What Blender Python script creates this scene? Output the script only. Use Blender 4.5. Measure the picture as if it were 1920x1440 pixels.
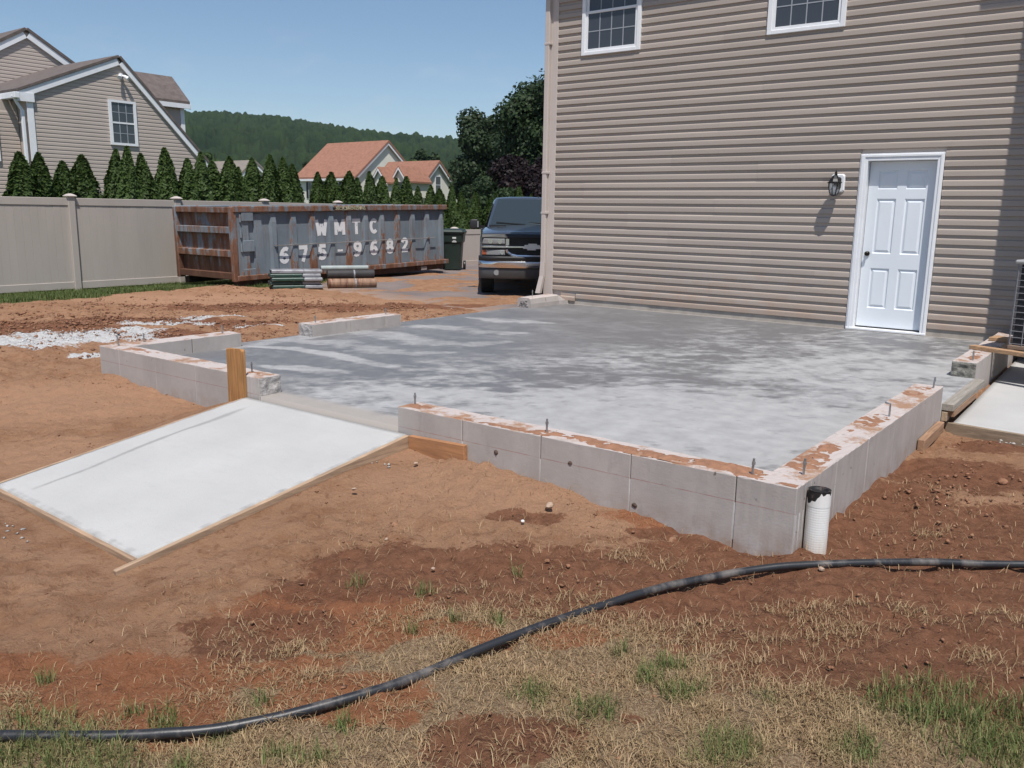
import bpy, bmesh, math, random
import numpy as np
from mathutils import Matrix, Vector

for o in list(bpy.data.objects):
    bpy.data.objects.remove(o, do_unlink=True)
scene = bpy.context.scene
C = scene.collection
rad = math.radians

# ------------------------------------------------------------------ camera
cam_d = bpy.data.cameras.new('camera')
cam_d.sensor_width = 36.0
cam_d.lens = 36.0 * 1610.2 / 1920.0
cam_d.clip_start = 0.05
cam_d.clip_end = 6000.0
cam = bpy.data.objects.new('camera', cam_d)
C.objects.link(cam)
CAM = np.array([1.2973, -4.0323, 1.4385])
_pi, _ro, _ya = rad(11.3156), rad(0.898), rad(-37.1104)
CF = np.array([math.sin(_ya)*math.cos(_pi), math.cos(_ya)*math.cos(_pi), -math.sin(_pi)])
_R0 = np.array([math.cos(_ya), -math.sin(_ya), 0.0])
_U0 = np.cross(_R0, CF)
CR = _R0*math.cos(_ro) + _U0*math.sin(_ro)
CU = -_R0*math.sin(_ro) + _U0*math.cos(_ro)
mw = Matrix.Identity(4)
for i in range(3):
    mw[i][0], mw[i][1], mw[i][2], mw[i][3] = CR[i], CU[i], -CF[i], CAM[i]
cam.matrix_world = mw
scene.camera = cam

# ------------------------------------------------------------------ sun and sky
SUN = Vector((0.95, -1.0, 2.75)).normalized()
sun_d = bpy.data.lights.new('sun', 'SUN')
sun_d.energy = 4.2
sun_d.angle = rad(0.53)
sun_d.color = (1.0, 0.955, 0.90)
sun = bpy.data.objects.new('sun', sun_d)
C.objects.link(sun)
sun.rotation_euler = SUN.to_track_quat('Z', 'Y').to_euler()
sun.location = (6, -8, 20)

world = bpy.data.worlds.new('World')
scene.world = world
world.use_nodes = True
wn, wl = world.node_tree.nodes, world.node_tree.links
wn.clear()
w_out = wn.new('ShaderNodeOutputWorld')
w_bg = wn.new('ShaderNodeBackground')
w_sky = wn.new('ShaderNodeTexSky')
w_sky.sky_type = 'NISHITA'
w_sky.sun_disc = False
w_sky.sun_elevation = math.asin(SUN.z)
w_sky.sun_rotation = math.atan2(SUN.x, SUN.y)
w_sky.altitude = 60.0
w_sky.air_density = 1.0
w_sky.dust_density = 0.35
w_sky.ozone_density = 3.0
w_bg.inputs['Strength'].default_value = 0.088
# a few thin clouds low over the horizon
w_tc = wn.new('ShaderNodeTexCoord')
w_sep = wn.new('ShaderNodeSeparateXYZ')
w_map = wn.new('ShaderNodeMapping')
w_map.inputs['Scale'].default_value = (9.0, 9.0, 26.0)
w_map.inputs['Location'].default_value = (2.3, 0.6, 0.15)
w_noise = wn.new('ShaderNodeTexNoise')
w_noise.inputs['Scale'].default_value = 1.0
w_noise.inputs['Detail'].default_value = 7.0
w_noise.inputs['Roughness'].default_value = 0.62
w_ramp = wn.new('ShaderNodeMapRange')
w_ramp.inputs['From Min'].default_value = 0.53
w_ramp.inputs['From Max'].default_value = 0.78
w_ramp.inputs['To Min'].default_value = 0.0
w_ramp.inputs['To Max'].default_value = 0.35
w_band = wn.new('ShaderNodeMapRange')
w_band.inputs['From Min'].default_value = 0.20
w_band.inputs['From Max'].default_value = 0.10
w_mul = wn.new('ShaderNodeMath'); w_mul.operation = 'MULTIPLY'
w_mix = wn.new('ShaderNodeMix'); w_mix.data_type = 'RGBA'
w_mix.inputs['B'].default_value = (6.2, 6.4, 6.8, 1)
wl.new(w_tc.outputs['Generated'], w_map.inputs['Vector'])
wl.new(w_tc.outputs['Generated'], w_sep.inputs[0])
wl.new(w_map.outputs[0], w_noise.inputs['Vector'])
wl.new(w_noise.outputs[0], w_ramp.inputs['Value'])
wl.new(w_sep.outputs['Z'], w_band.inputs['Value'])
wl.new(w_ramp.outputs[0], w_mul.inputs[0])
wl.new(w_band.outputs[0], w_mul.inputs[1])
wl.new(w_mul.outputs[0], w_mix.inputs['Factor'])
wl.new(w_sky.outputs[0], w_mix.inputs['A'])
wl.new(w_mix.outputs['Result'], w_bg.inputs['Color'])
wl.new(w_bg.outputs[0], w_out.inputs[0])

vs = scene.view_settings
vs.view_transform = 'Standard'
vs.look = 'None'
vs.exposure = 0.32
vs.gamma = 1.0
vs.use_curve_mapping = False
scene.render.engine = 'CYCLES'
scene.render.resolution_x, scene.render.resolution_y = 1024, 768
scene.cycles.max_bounces = 6
scene.cycles.diffuse_bounces = 3

# ------------------------------------------------------------------ helpers
def ray(px, py):
    return CF + CR*(px-960.0)/1610.2 - CU*(py-720.0)/1610.2
def on_z(px, py, z):
    q = ray(px, py); return CAM + q*((z-CAM[2])/q[2])
def at_depth(px, py, d):
    return CAM + ray(px, py)*d

def link(o, parent=None):
    C.objects.link(o)
    if parent is not None:
        o.parent = parent
    return o
def tag(o, label=None, cat=None, group=None, kind=None):
    if label: o['label'] = label
    if cat: o['category'] = cat
    if group: o['group'] = group
    if kind: o['kind'] = kind
    return o
def thing(name, label, cat, loc=(0, 0, 0), rz=0.0, group=None):
    o = bpy.data.objects.new(name, None)
    o.empty_display_size = 0.1
    C.objects.link(o)
    o.location = loc
    o.rotation_euler = (0, 0, rz)
    return tag(o, label, cat, group)

def np_mesh(name, verts, faces, mats=(), smooth=False, attrs=None):
    """verts (N,3); faces (M,k) int array"""
    verts = np.ascontiguousarray(verts, dtype=np.float32)
    faces = np.ascontiguousarray(faces, dtype=np.int32)
    me = bpy.data.meshes.new(name)
    n, k = faces.shape
    me.vertices.add(len(verts)); me.vertices.foreach_set('co', verts.ravel())
    me.loops.add(n*k); me.loops.foreach_set('vertex_index', faces.ravel())
    me.polygons.add(n)
    me.polygons.foreach_set('loop_start', np.arange(0, n*k, k, dtype=np.int32))
    me.polygons.foreach_set('loop_total', np.full(n, k, dtype=np.int32))
    if smooth:
        me.polygons.foreach_set('use_smooth', np.ones(n, dtype=bool))
    for m in mats: me.materials.append(m)
    me.update(calc_edges=True)
    for an, data in (attrs or {}).items():
        data = np.asarray(data, dtype=np.float32)
        if data.ndim == 1:
            a = me.attributes.new(an, 'FLOAT', 'POINT'); a.data.foreach_set('value', data)
        else:
            a = me.attributes.new(an, 'FLOAT_VECTOR', 'POINT'); a.data.foreach_set('vector', data.ravel())
    return me

class MB:
    """collects polygons, then links them as ONE mesh object"""
    def __init__(s):
        s.v = []; s.f = []
    def poly(s, pts):
        b = len(s.v); s.v += [tuple(p) for p in pts]; s.f.append(tuple(range(b, b+len(pts)))); return s
    def box(s, x0, x1, y0, y1, z0, z1):
        b = len(s.v)
        s.v += [(x0,y0,z0),(x1,y0,z0),(x1,y1,z0),(x0,y1,z0),(x0,y0,z1),(x1,y0,z1),(x1,y1,z1),(x0,y1,z1)]
        s.f += [(b,b+3,b+2,b+1),(b+4,b+5,b+6,b+7),(b,b+1,b+5,b+4),(b+1,b+2,b+6,b+5),(b+2,b+3,b+7,b+6),(b+3,b,b+4,b+7)]
        return s
    def bar(s, p, q, w, h, up=(0,0,1)):
        """rectangular bar from p to q, width w across, height h along up"""
        p, q, up = Vector(p), Vector(q), Vector(up)
        d = (q-p).normalized(); r = d.cross(up).normalized(); u = r.cross(d).normalized()
        b = len(s.v)
        for e in (p, q):
            for a, c in ((-1,-1),(1,-1),(1,1),(-1,1)):
                s.v.append(tuple(e + r*(a*w/2) + u*(c*h/2)))
        s.f += [(b,b+3,b+2,b+1),(b+4,b+5,b+6,b+7),(b,b+1,b+5,b+4),(b+1,b+2,b+6,b+5),(b+2,b+3,b+7,b+6),(b+3,b,b+4,b+7)]
        return s
    def tube(s, pts, r, n=10, caps=True):
        pts = [Vector(p) for p in pts]
        rs = r if isinstance(r, (list, tuple)) else [r]*len(pts)
        up = Vector((0,0,1)); prev = None
        base = len(s.v)
        for i, p in enumerate(pts):
            d = (pts[min(i+1,len(pts)-1)] - pts[max(i-1,0)]).normalized()
            if prev is None:
                a = d.cross(up)
                if a.length < 1e-3: a = d.cross(Vector((1,0,0)))
            else:
                a = prev - d*prev.dot(d)
            a.normalize(); prev = a; c = d.cross(a)
            for k in range(n):
                t = 2*math.pi*k/n
                s.v.append(tuple(p + (a*math.cos(t) + c*math.sin(t))*rs[i]))
        for i in range(len(pts)-1):
            for k in range(n):
                k2 = (k+1) % n
                s.f.append((base+i*n+k, base+i*n+k2, base+(i+1)*n+k2, base+(i+1)*n+k))
        if caps:
            s.f.append(tuple(base+k for k in range(n-1,-1,-1)))
            e = base+(len(pts)-1)*n
            s.f.append(tuple(e+k for k in range(n)))
        return s
    def lathe(s, prof, n=16, c=(0,0,0)):
        """prof list of (r,z) about the z axis at c"""
        base = len(s.v)
        for r, z in prof:
            for k in range(n):
                t = 2*math.pi*k/n
                s.v.append((c[0]+r*math.cos(t), c[1]+r*math.sin(t), c[2]+z))
        for i in range(len(prof)-1):
            for k in range(n):
                k2 = (k+1) % n
                s.f.append((base+i*n+k, base+i*n+k2, base+(i+1)*n+k2, base+(i+1)*n+k))
        s.f.append(tuple(base+k for k in range(n-1,-1,-1)))
        e = base+(len(prof)-1)*n
        s.f.append(tuple(e+k for k in range(n)))
        return s
    def loft(s, secs, close=True, caps=True):
        """secs: list of equal-length closed loops of points"""
        n = len(secs[0]); base = len(s.v)
        for sec in secs: s.v += [tuple(p) for p in sec]
        for i in range(len(secs)-1):
            for k in range(n if close else n-1):
                k2 = (k+1) % n
                s.f.append((base+i*n+k, base+i*n+k2, base+(i+1)*n+k2, base+(i+1)*n+k))
        if caps:
            s.f.append(tuple(base+k for k in range(n-1,-1,-1)))
            e = base+(len(secs)-1)*n
            s.f.append(tuple(e+k for k in range(n)))
        return s
    def prism(s, pts, d):
        """planar polygon pts extruded by vector d"""
        d = Vector(d)
        return s.loft([[Vector(p) for p in pts], [Vector(p)+d for p in pts]])
    def mesh(s, name, mat, bevel=0.0, smooth=False, seg=1, fix=True):
        me = bpy.data.meshes.new(name)
        me.from_pydata(s.v, [], s.f)
        if mat is not None:
            me.materials.append(mat)
        bm = bmesh.new(); bm.from_mesh(me)
        if fix:
            bmesh.ops.recalc_face_normals(bm, faces=bm.faces)
        if bevel > 0:
            bmesh.ops.bevel(bm, geom=list(bm.edges), offset=bevel, segments=seg, affect='EDGES', profile=0.6, clamp_overlap=True)
        if smooth:
            for f in bm.faces: f.smooth = True
        bm.to_mesh(me); bm.free()
        me.update()
        return me
    def build(s, name, mat, parent=None, bevel=0.0, smooth=False, seg=1, fix=True):
        return link(bpy.data.objects.new(name, s.mesh(name, mat, bevel, smooth, seg, fix)), parent)

def box(name, mat, parent, x0, x1, y0, y1, z0, z1, bevel=0.0, seg=1):
    return MB().box(x0, x1, y0, y1, z0, z1).build(name, mat, parent, bevel, False, seg)
def autosmooth(o, ang=35):
    me = o.data
    bm = bmesh.new(); bm.from_mesh(me)
    for f in bm.faces: f.smooth = True
    for e in bm.edges:
        if len(e.link_faces) == 2 and e.calc_face_angle(0) > rad(ang): e.smooth = False
    bm.to_mesh(me); bm.free(); me.update()
    return o

# value noise for laying out terrain
def _hash(ix, iy, seed):
    h = (ix.astype(np.int64)*374761393 + iy.astype(np.int64)*668265263 + seed*974634777) & 0xffffffff
    h = ((h ^ (h >> 13))*1274126177) & 0xffffffff
    h = h ^ (h >> 16)
    return (h & 0xffff)/65535.0
def vnoise(x, y, seed=0):
    ix, iy = np.floor(x), np.floor(y)
    fx, fy = x-ix, y-iy
    fx = fx*fx*(3-2*fx); fy = fy*fy*(3-2*fy)
    a = _hash(ix, iy, seed); b = _hash(ix+1, iy, seed); c = _hash(ix, iy+1, seed); d = _hash(ix+1, iy+1, seed)
    return (a*(1-fx)+b*fx)*(1-fy) + (c*(1-fx)+d*fx)*fy
def fbm(x, y, seed=0, oct=5, gain=0.5):
    x = np.asarray(x, dtype=float); y = np.asarray(y, dtype=float)
    r = np.zeros(np.broadcast(x, y).shape); a = 1.0; t = 0.0; f = 1.0
    for i in range(oct):
        c, s_ = math.cos(0.6*i), math.sin(0.6*i)
        r = r + a*vnoise((x*c-y*s_)*f+17.3*i, (x*s_+y*c)*f-9.1*i, seed+i); t += a; a *= gain; f *= 2.03
    return r/t
def sstep(a, b, x):
    t = np.clip((x-a)/(b-a), 0, 1); return t*t*(3-2*t)

# ------------------------------------------------------------------ materials
def lin(r, g, b):
    f = lambda c: (c/255/12.92) if c/255 <= 0.04045 else ((c/255+0.055)/1.055)**2.4
    return (f(r), f(g), f(b), 1.0)
class NT:
    def __init__(s, name):
        s.m = bpy.data.materials.new(name); s.m.use_nodes = True
        s.n = s.m.node_tree.nodes; s.l = s.m.node_tree.links
        s.b = s.n['Principled BSDF']
    def new(s, t, **kw):
        nd = s.n.new(t)
        for k, v in kw.items():
            if k in nd.inputs: nd.inputs[k].default_value = v
            else: setattr(nd, k, v)
        return nd
    def coords(s, geo=False, scale=(1,1,1), loc=(0,0,0)):
        if geo:
            g = s.new('ShaderNodeNewGeometry'); out = g.outputs['Position']
        else:
            g = s.new('ShaderNodeTexCoord'); out = g.outputs['Object']
        mp = s.new('ShaderNodeMapping')
        mp.inputs['Scale'].default_value = scale
        mp.inputs['Location'].default_value = loc
        s.l.new(out, mp.inputs['Vector'])
        return mp.outputs[0]
    def noise(s, vec, scale, detail=5, rough=0.55, dist=0.0):
        nd = s.new('ShaderNodeTexNoise')
        nd.inputs['Scale'].default_value = scale; nd.inputs['Detail'].default_value = detail
        nd.inputs['Roughness'].default_value = rough; nd.inputs['Distortion'].default_value = dist
        s.l.new(vec, nd.inputs['Vector'])
        return nd.outputs[0]
    def ramp(s, val, a, b, to0=0.0, to1=1.0):
        nd = s.new('ShaderNodeMapRange')
        nd.inputs['From Min'].default_value = a; nd.inputs['From Max'].default_value = b
        nd.inputs['To Min'].default_value = to0; nd.inputs['To Max'].default_value = to1
        s.l.new(val, nd.inputs['Value'])
        return nd.outputs[0]
    def math(s, op, a, b=None):
        nd = s.new('ShaderNodeMath'); nd.operation = op
        for i, x in enumerate((a, b)):
            if x is None: continue
            if hasattr(x, 'node'): s.l.new(x, nd.inputs[i])
            else: nd.inputs[i].default_value = x
        return nd.outputs[0]
    def mix(s, fac, a, b, blend='MIX'):
        nd = s.new('ShaderNodeMix'); nd.data_type = 'RGBA'; nd.blend_type = blend
        for nm, x in (('Factor', fac), ('A', a), ('B', b)):
            i = [q for q in nd.inputs if q.name == nm and (q.type == 'VALUE' if nm == 'Factor' else q.type == 'RGBA')][0]
            if hasattr(x, 'node'): s.l.new(x, i)
            else: i.default_value = x
        return [q for q in nd.outputs if q.type == 'RGBA'][0]
    def attr(s, name):
        a = s.new('ShaderNodeAttribute'); a.attribute_name = name
        return a
    def color(s, c):
        if hasattr(c, 'node'): s.l.new(c, s.b.inputs['Base Color'])
        else: s.b.inputs['Base Color'].default_value = c
    def rough(s, r):
        if hasattr(r, 'node'): s.l.new(r, s.b.inputs['Roughness'])
        else: s.b.inputs['Roughness'].default_value = r
    def bump(s, h, strength=0.4, dist=0.01):
        bp = s.new('ShaderNodeBump'); bp.inputs['Strength'].default_value = strength; bp.inputs['Distance'].default_value = dist
        s.l.new(h, bp.inputs['Height']); s.l.new(bp.outputs[0], s.b.inputs['Normal'])
def scl(c, k): return (c[0]*k, c[1]*k, c[2]*k, 1.0)
def mat(name, col, rough=0.75, var=0.12, vs=4.0, stretch=(1,1,1), col2=None, t2=(0.55,0.7), s2=3.0, st2=None, bump=0.0, bs=60.0, bd=0.004,
        metal=0.0, spec=0.5, geo=False, objvar=0.0, coat=0.0):
    t = NT(name)
    vec = t.coords(geo, stretch)
    n1 = t.noise(vec, vs, 6)
    f = t.ramp(n1, 0.3, 0.7)
    c = t.mix(f, scl(col, 1-var), scl(col, 1+var))
    if col2 is not None:
        v2 = t.coords(geo, st2 or stretch, (3.1, 1.7, 5.2))
        f2 = t.ramp(t.noise(v2, s2, 8, 0.62), t2[0], t2[1])
        c = t.mix(f2, c, col2)
    if objvar > 0:
        oi = t.new('ShaderNodeObjectInfo')
        k = t.ramp(oi.outputs['Random'], 0, 1, 1-objvar, 1+objvar)
        hv = t.new('ShaderNodeHueSaturation'); t.l.new(k, hv.inputs['Value']); t.l.new(c, hv.inputs['Color'])
        c = hv.outputs[0]
    t.color(c); t.rough(rough)
    t.b.inputs['Metallic'].default_value = metal
    t.b.inputs['Specular IOR Level'].default_value = spec
    t.b.inputs['Coat Weight'].default_value = coat
    if bump > 0:
        t.bump(t.noise(t.coords(geo), bs, 6, 0.6), bump, bd)
    return t.m

# vinyl siding and trims
m_siding = mat('tan_vinyl_siding', (0.372, 0.316, 0.274, 1), 0.55, 0.05, 1.3, (0.4, 1, 3), bump=0.08, bs=9, bd=0.004, geo=True, objvar=0.05)
def mud_splash(m):
    nt = m.node_tree; n, l = nt.nodes, nt.links
    b = n['Principled BSDF']; src = b.inputs['Base Color'].links[0].from_socket
    g = n.new('ShaderNodeNewGeometry'); sp = n.new('ShaderNodeSeparateXYZ'); l.new(g.outputs['Position'], sp.inputs[0])
    mp = n.new('ShaderNodeMapping'); mp.inputs['Scale'].default_value = (1.6, 1, 3.0); l.new(g.outputs['Position'], mp.inputs[0])
    no = n.new('ShaderNodeTexNoise'); no.inputs['Scale'].default_value = 2.6; no.inputs['Detail'].default_value = 8; no.inputs['Roughness'].default_value = .7; l.new(mp.outputs[0], no.inputs['Vector'])
    r = n.new('ShaderNodeMapRange'); r.inputs['From Min'].default_value = 1.3; r.inputs['From Max'].default_value = .0; r.inputs['To Min'].default_value = -.25; r.inputs['To Max'].default_value = .22; l.new(sp.outputs['Z'], r.inputs['Value'])
    a = n.new('ShaderNodeMath'); a.operation = 'ADD'; l.new(no.outputs[0], a.inputs[0]); l.new(r.outputs[0], a.inputs[1])
    k = n.new('ShaderNodeMapRange'); k.inputs['From Min'].default_value = .48; k.inputs['From Max'].default_value = .80; k.inputs['To Max'].default_value = .55; l.new(a.outputs[0], k.inputs['Value'])
    mx = n.new('ShaderNodeMix'); mx.data_type = 'RGBA'; l.new(k.outputs[0], mx.inputs['Factor'])
    ca = [q for q in mx.inputs if q.type == 'RGBA']; l.new(src, ca[0]); ca[1].default_value = (0.36, 0.235, 0.165, 1)
    l.new([q for q in mx.outputs if q.type == 'RGBA'][0], b.inputs['Base Color'])
mud_splash(m_siding)
m_trim_tan = mat('tan_trim', (0.50, 0.435, 0.395, 1), 0.5, 0.05, 3, geo=True)
m_white = mat('white_trim_paint', (0.74, 0.75, 0.77, 1), 0.45, 0.04, 6, geo=True)
m_door = mat('white_door_paint', (0.70, 0.74, 0.78, 1), 0.42, 0.04, 1.5, geo=True)
m_foundation = mat('grey_block_foundation', (0.36, 0.32, 0.28, 1), 0.9, 0.2, 5, geo=True, bump=0.4, bs=90)
m_dark = mat('black_plastic', (0.012, 0.012, 0.013, 1), 0.45, 0.2, 10)
m_roof_brown = mat('brown_asphalt_shingles', (0.120, 0.097, 0.088, 1), 0.9, 0.25, 6, (1, 1, 1), col2=(0.11, 0.08, 0.07, 1), s2=9, bump=0.4, bs=14, bd=0.02, geo=True)
m_roof_red = mat('terracotta_asphalt_shingles', (0.275, 0.130, 0.085, 1), 0.9, 0.18, 3, col2=(0.215, 0.105, 0.072, 1), s2=4, geo=True)
m_roof_grey = mat('weathered_grey_shingles', (0.21, 0.18, 0.155, 1), 0.9, 0.12, 3, geo=True)
m_cream = mat('cream_siding', (0.66, 0.64, 0.56, 1), 0.7, 0.05, 1, geo=True)
def glass_mat(name, col, rough=0.05):
    t = NT(name); t.color(col); t.rough(rough); t.b.inputs['Specular IOR Level'].default_value = 0.6
    return t.m
m_pane = glass_mat('window_glass', (0.050, 0.056, 0.066, 1), 0.06)
m_pane_far = glass_mat('far_window_glass', (0.05, 0.06, 0.07, 1), 0.12)
m_grid = mat('grey_window_grille', (0.30, 0.32, 0.35, 1), 0.5, 0.03)

# ------------------------------------------------------------------ terrain
HW = 7.605          # house wall plane (Y)
WT = 0.143          # top of the foundation walls above the slab
LX = -6.65          # outer face of the left foundation wall
def ground_base(x, y):
    x = np.asarray(x, float); y = np.asarray(y, float)
    front = -0.185 + 0.052*np.clip(y, -2.4, 0) + 0.0*x
    front = front + 0.05*sstep(-4.5, -6.6, x)*sstep(-1.5, 0, y)
    left = -0.10 - 0.02*sstep(-8, -12, x)
    left = left - 0.13*sstep(-13.4, -15.8, x)
    z = front + (left-front)*sstep(-6.2, -8.2, x)*sstep(-1.8, 0.6, y)
    # right of the right wall
    z = z + (-0.205 - z)*sstep(-0.1, 0.1, x)*sstep(0.0, 0.5, y)
    # level, just under the driveway
    z = z + (-0.128 - z)*sstep(6.0, 7.0, y)*sstep(-6.6, -6.9, x)*sstep(-13.6, -12.6, x)
    far = sstep(14, 40, np.hypot(x+4, y-4))
    z = z + (-0.30 - z)*sstep(-16.0, -17.5, x)
    return z
rough_boost = []
def spot(x, y, cx, cy, r, sx=1.0, ang=0.0):
    dx, dy = x-cx, y-cy
    c, s_ = math.cos(ang), math.sin(ang)
    u, w = (dx*c+dy*s_)/(r*sx), (-dx*s_+dy*c)/r
    return np.exp(-(u*u+w*w))
def pxs(x, y, lst, z=-0.24, warp=0.07, seed=3):
    """sum of soft patches, each placed where (px,py) meets the ground; radii in metres"""
    wx = x + warp*(fbm(x*2.2, y*2.2, seed, 4)-0.5)*4
    wy = y + warp*(fbm(x*2.2+40, y*2.2-11, seed+5, 4)-0.5)*4
    r = np.zeros_like(x)
    for e in lst:
        p = on_z(e[0], e[1], e[5] if len(e) > 5 else z)
        r = np.maximum(r, spot(wx, wy, p[0], p[1], e[2], e[3] if len(e) > 3 else 1.0, e[4] if len(e) > 4 else 0.0))
    return r
A = math.atan2(-_R0[1], -_R0[0])  # across the view
wet_l = [(640,1095,.17,2.2,A),(760,1060,.22,2,A),(900,1075,.30,2,A),(1060,1090,.38,2,A),(1250,1080,.3,2,A),(1400,1045,.2,2,A),(490,1170,.16,1.8,A),(450,1145,.10,2,A),
         (1560,1000,.3,1.4,A),(1650,950,.35,1.3,A),(1780,900,.4,1.3,A),(1700,1030,.4,2,A),(1860,1010,.4,2,A),(1560,1120,.35,2,A),(1760,1120,.4,2,A),(1450,1180,.25,2.0,A),(1620,1220,.38,1.8,A),(1800,1240,.42,1.8,A),(1890,1330,.25,1.4,A),(1350,1150,.2,2,A),(1900,1150,.4,1.6,A),
         (930,1360,.16,1.6,A),(1150,1330,.05),(850,1440,.12,2,A),(1890,850,.2,2,A),(1260,1010,.07,2,A),(1000,985,.08,3,A),(1500,1085,.2,3,A),
         (180,625,.5,3,A,-.1),(300,600,.35,4,A,-.1),(520,575,.5,4,A,-.1),(60,610,.4,3,A,-.1),(420,605,.3,3,A,-.1),(700,575,.35,4,A,-.1),(820,572,.3,3,A,-.1)]
orange_l = [(200,1270,.24,1.9,A),(330,1310,.16,1.8,A),(20,1240,.16,1.6,A),(400,1235,.14,1.3,A),(610,1130,.2,2.4,A),(650,1290,.14,1.8,A),(720,1180,.12,2.2,A),(1480,1000,.14,2,A),(560,1230,.1,2,A),(880,1175,.1,2.4,A),(1080,1180,.12,1.5,A),(1330,985,.18,3,A),(700,1330,.06,2,A),(1780,1130,.07)]
pale_l = [(1000,950,.4,3,A),(850,930,.35,2,A),(1250,995,.25,3,A),(120,760,.8,2,A),(60,850,.5,2,A),(400,560,1.0,4,A,-.1),(1830,790,.35,2.4,A),(1880,960,.1,3,A),(760,880,.25,2,A),(680,1070,.1,2,A)]
grass_l = [(100,1430,.4,2,A),(300,1420,.4,2,A),(600,1390,.45,2,A),(850,1320,.45,2,A),(700,1260,.32,2,A),(520,1240,.24,1.6,A),(1000,1250,.35,2,A),(1200,1290,.4,2,A),(1400,1330,.4,2,A),(1600,1370,.4,2,A),(1150,1400,.5,2,A),(1450,1440,.5,2,A),(1750,1420,.4,2,A),(950,1430,.5,2,A),
           (620,1180,.2,2.4,A),(800,1170,.22,2.4,A),(950,1160,.15,3,A),(1030,1120,.10,3,A),(1180,1180,.18,2.2,A),(1330,1260,.25,2,A),(1500,1160,.10,3,A),(1560,1210,.11,2.6,A),(880,1110,.06,3,A),(1300,1200,.15,2.4,A),
           (60,1330,.2,1.6,A),(1210,1060,.1,2,A),(1740,1010,.06,2,A),(1860,1180,.10,2,A),(1880,1250,.12,1.4,A),(1700,1165,.08,2,A),(420,1300,.2,1.6,A)]
green_l = [(60,1360,.16,1.5,A),(150,1400,.14,1.3,A),(330,1410,.08),(30,1430,.2,1.4,A),(255,1310,.05),(88,1255,.035),(320,1325,.06),(480,1290,.05),(655,1090,.05),(790,1110,.05),(850,1160,.04),(940,1165,.035),(755,1180,.04),(1000,1300,.06,1.5,A),(1130,1330,.07,1.5,A),(1270,1250,.05,1.4,A),(1300,1300,.07,1.2,A),(1240,1270,.06),(1720,1325,.14,1.4,A),(1790,1350,.18,1.4,A),(1870,1375,.18,1.3,A),(1900,1425,.16,1.3,A),(1360,1410,.09,1.4,A),(1450,1330,.04),(570,1380,.07,2,A),(420,1345,.06),(1180,1220,.04),(640,1330,.05),(980,1080,.03),(1640,1425,.07)]
lime_l = [(165,632,.45,1.9,A,-.1),(110,643,.30,2.4,A,-.1),(215,622,.3,1.6,A,-.1),(310,604,.24,2.3,A,-.1),(30,640,.16,3.6,A,-.1),(40,651,.15,4,A,-.1),(25,660,.10,3,A,-.1),(75,655,.05,3,A,-.1),(145,672,.07,2.6,A,-.1),(410,595,.12,4,A,-.1),(480,612,.07,4,A,-.1),(90,627,.08,5,A,-.1),(250,640,.2,2,A,-.1)]

dx = np.concatenate([[-1500,-1000,-700,-350,-180,-100,-60,-40,-30],np.arange(-24,-13,.3),np.arange(-13,-7,.07),np.arange(-7,2.2,.021),np.arange(2.2,6,.2),[7,9,12,18,30,60,120,300,800,1500]])
dy = np.concatenate([[-1500,-900,-300,-100,-40,-15,-8,-6,-5],np.arange(-4.4,-3.3,.1),np.arange(-3.3,1.0,.021),np.arange(1.0,1.2,.05),np.arange(1.2,7.2,.07),np.arange(7.2,24,.35),[26,29,34,42,60,100,180,350,700,1100,1500]])
GX, GY = np.meshgrid(dx, dy)
def soil_detail(x, y):
    near = sstep(-24, -12, x)*sstep(30, 12, y)*sstep(-9, -4, y)*sstep(9, 4, x)
    l = (fbm(x*1.1, y*1.1, 11, 4)-0.5)*0.075
    m = (fbm(x*4.5, y*4.5, 21, 4)-0.5)*0.062
    rid = 1-np.abs(fbm(x*7.0, y*7.0, 35, 3)*2-1)
    m = m + 0.020*(rid**3) * sstep(0.45, 0.6, fbm(x*1.6, y*1.6, 36, 3))
    s = (fbm(x*13, y*13, 31, 3, .6)-0.5)*0.036
    far_l = sstep(-6.8, -8.0, x)*(.5+fbm(x*1.5, y*1.5, 88, 3))
    k2 = (fbm(x*3.6+9, y*3.6, 66, 4, .6)-.5)*.10*far_l*sstep(-13.5,-12,x)*sstep(6.4,5.2,y)
    return near*(l+m+s+k2)
WET = np.clip(pxs(GX, GY, wet_l)*1.5, 0, 1)
ORG = np.clip(pxs(GX, GY, orange_l, seed=13)*1.4, 0, 1)
PAL = np.clip(pxs(GX, GY, pale_l, seed=23), 0, 1)
GRS = np.clip(pxs(GX, GY, grass_l, seed=33)*1.3, 0, 1)
LIM = np.clip(pxs(GX, GY, lime_l, seed=43, warp=0.2)*1.35, 0, 1)
def keep_under(x, y, z):
    """press the soil below slab, paths and driveway"""
    ins = (x > LX+0.1) & (x < -0.1) & (y > 0.1) & (y < HW+6)
    z = np.where(ins, np.minimum(z, -0.22), z)
    fp = (x > -4.40) & (x < -2.59) & (y < 0.1) & (y > -1.93)
    pz = -0.03 + 0.13*np.clip(y, -2, 0)
    z = np.where(fp, np.minimum(z, pz-0.07), z)
    rp = (x > 0.02) & (x < 1.5) & (y > 3.32) & (y < HW)
    z = np.where(rp, np.minimum(z, -0.24), z)
    return z
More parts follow.
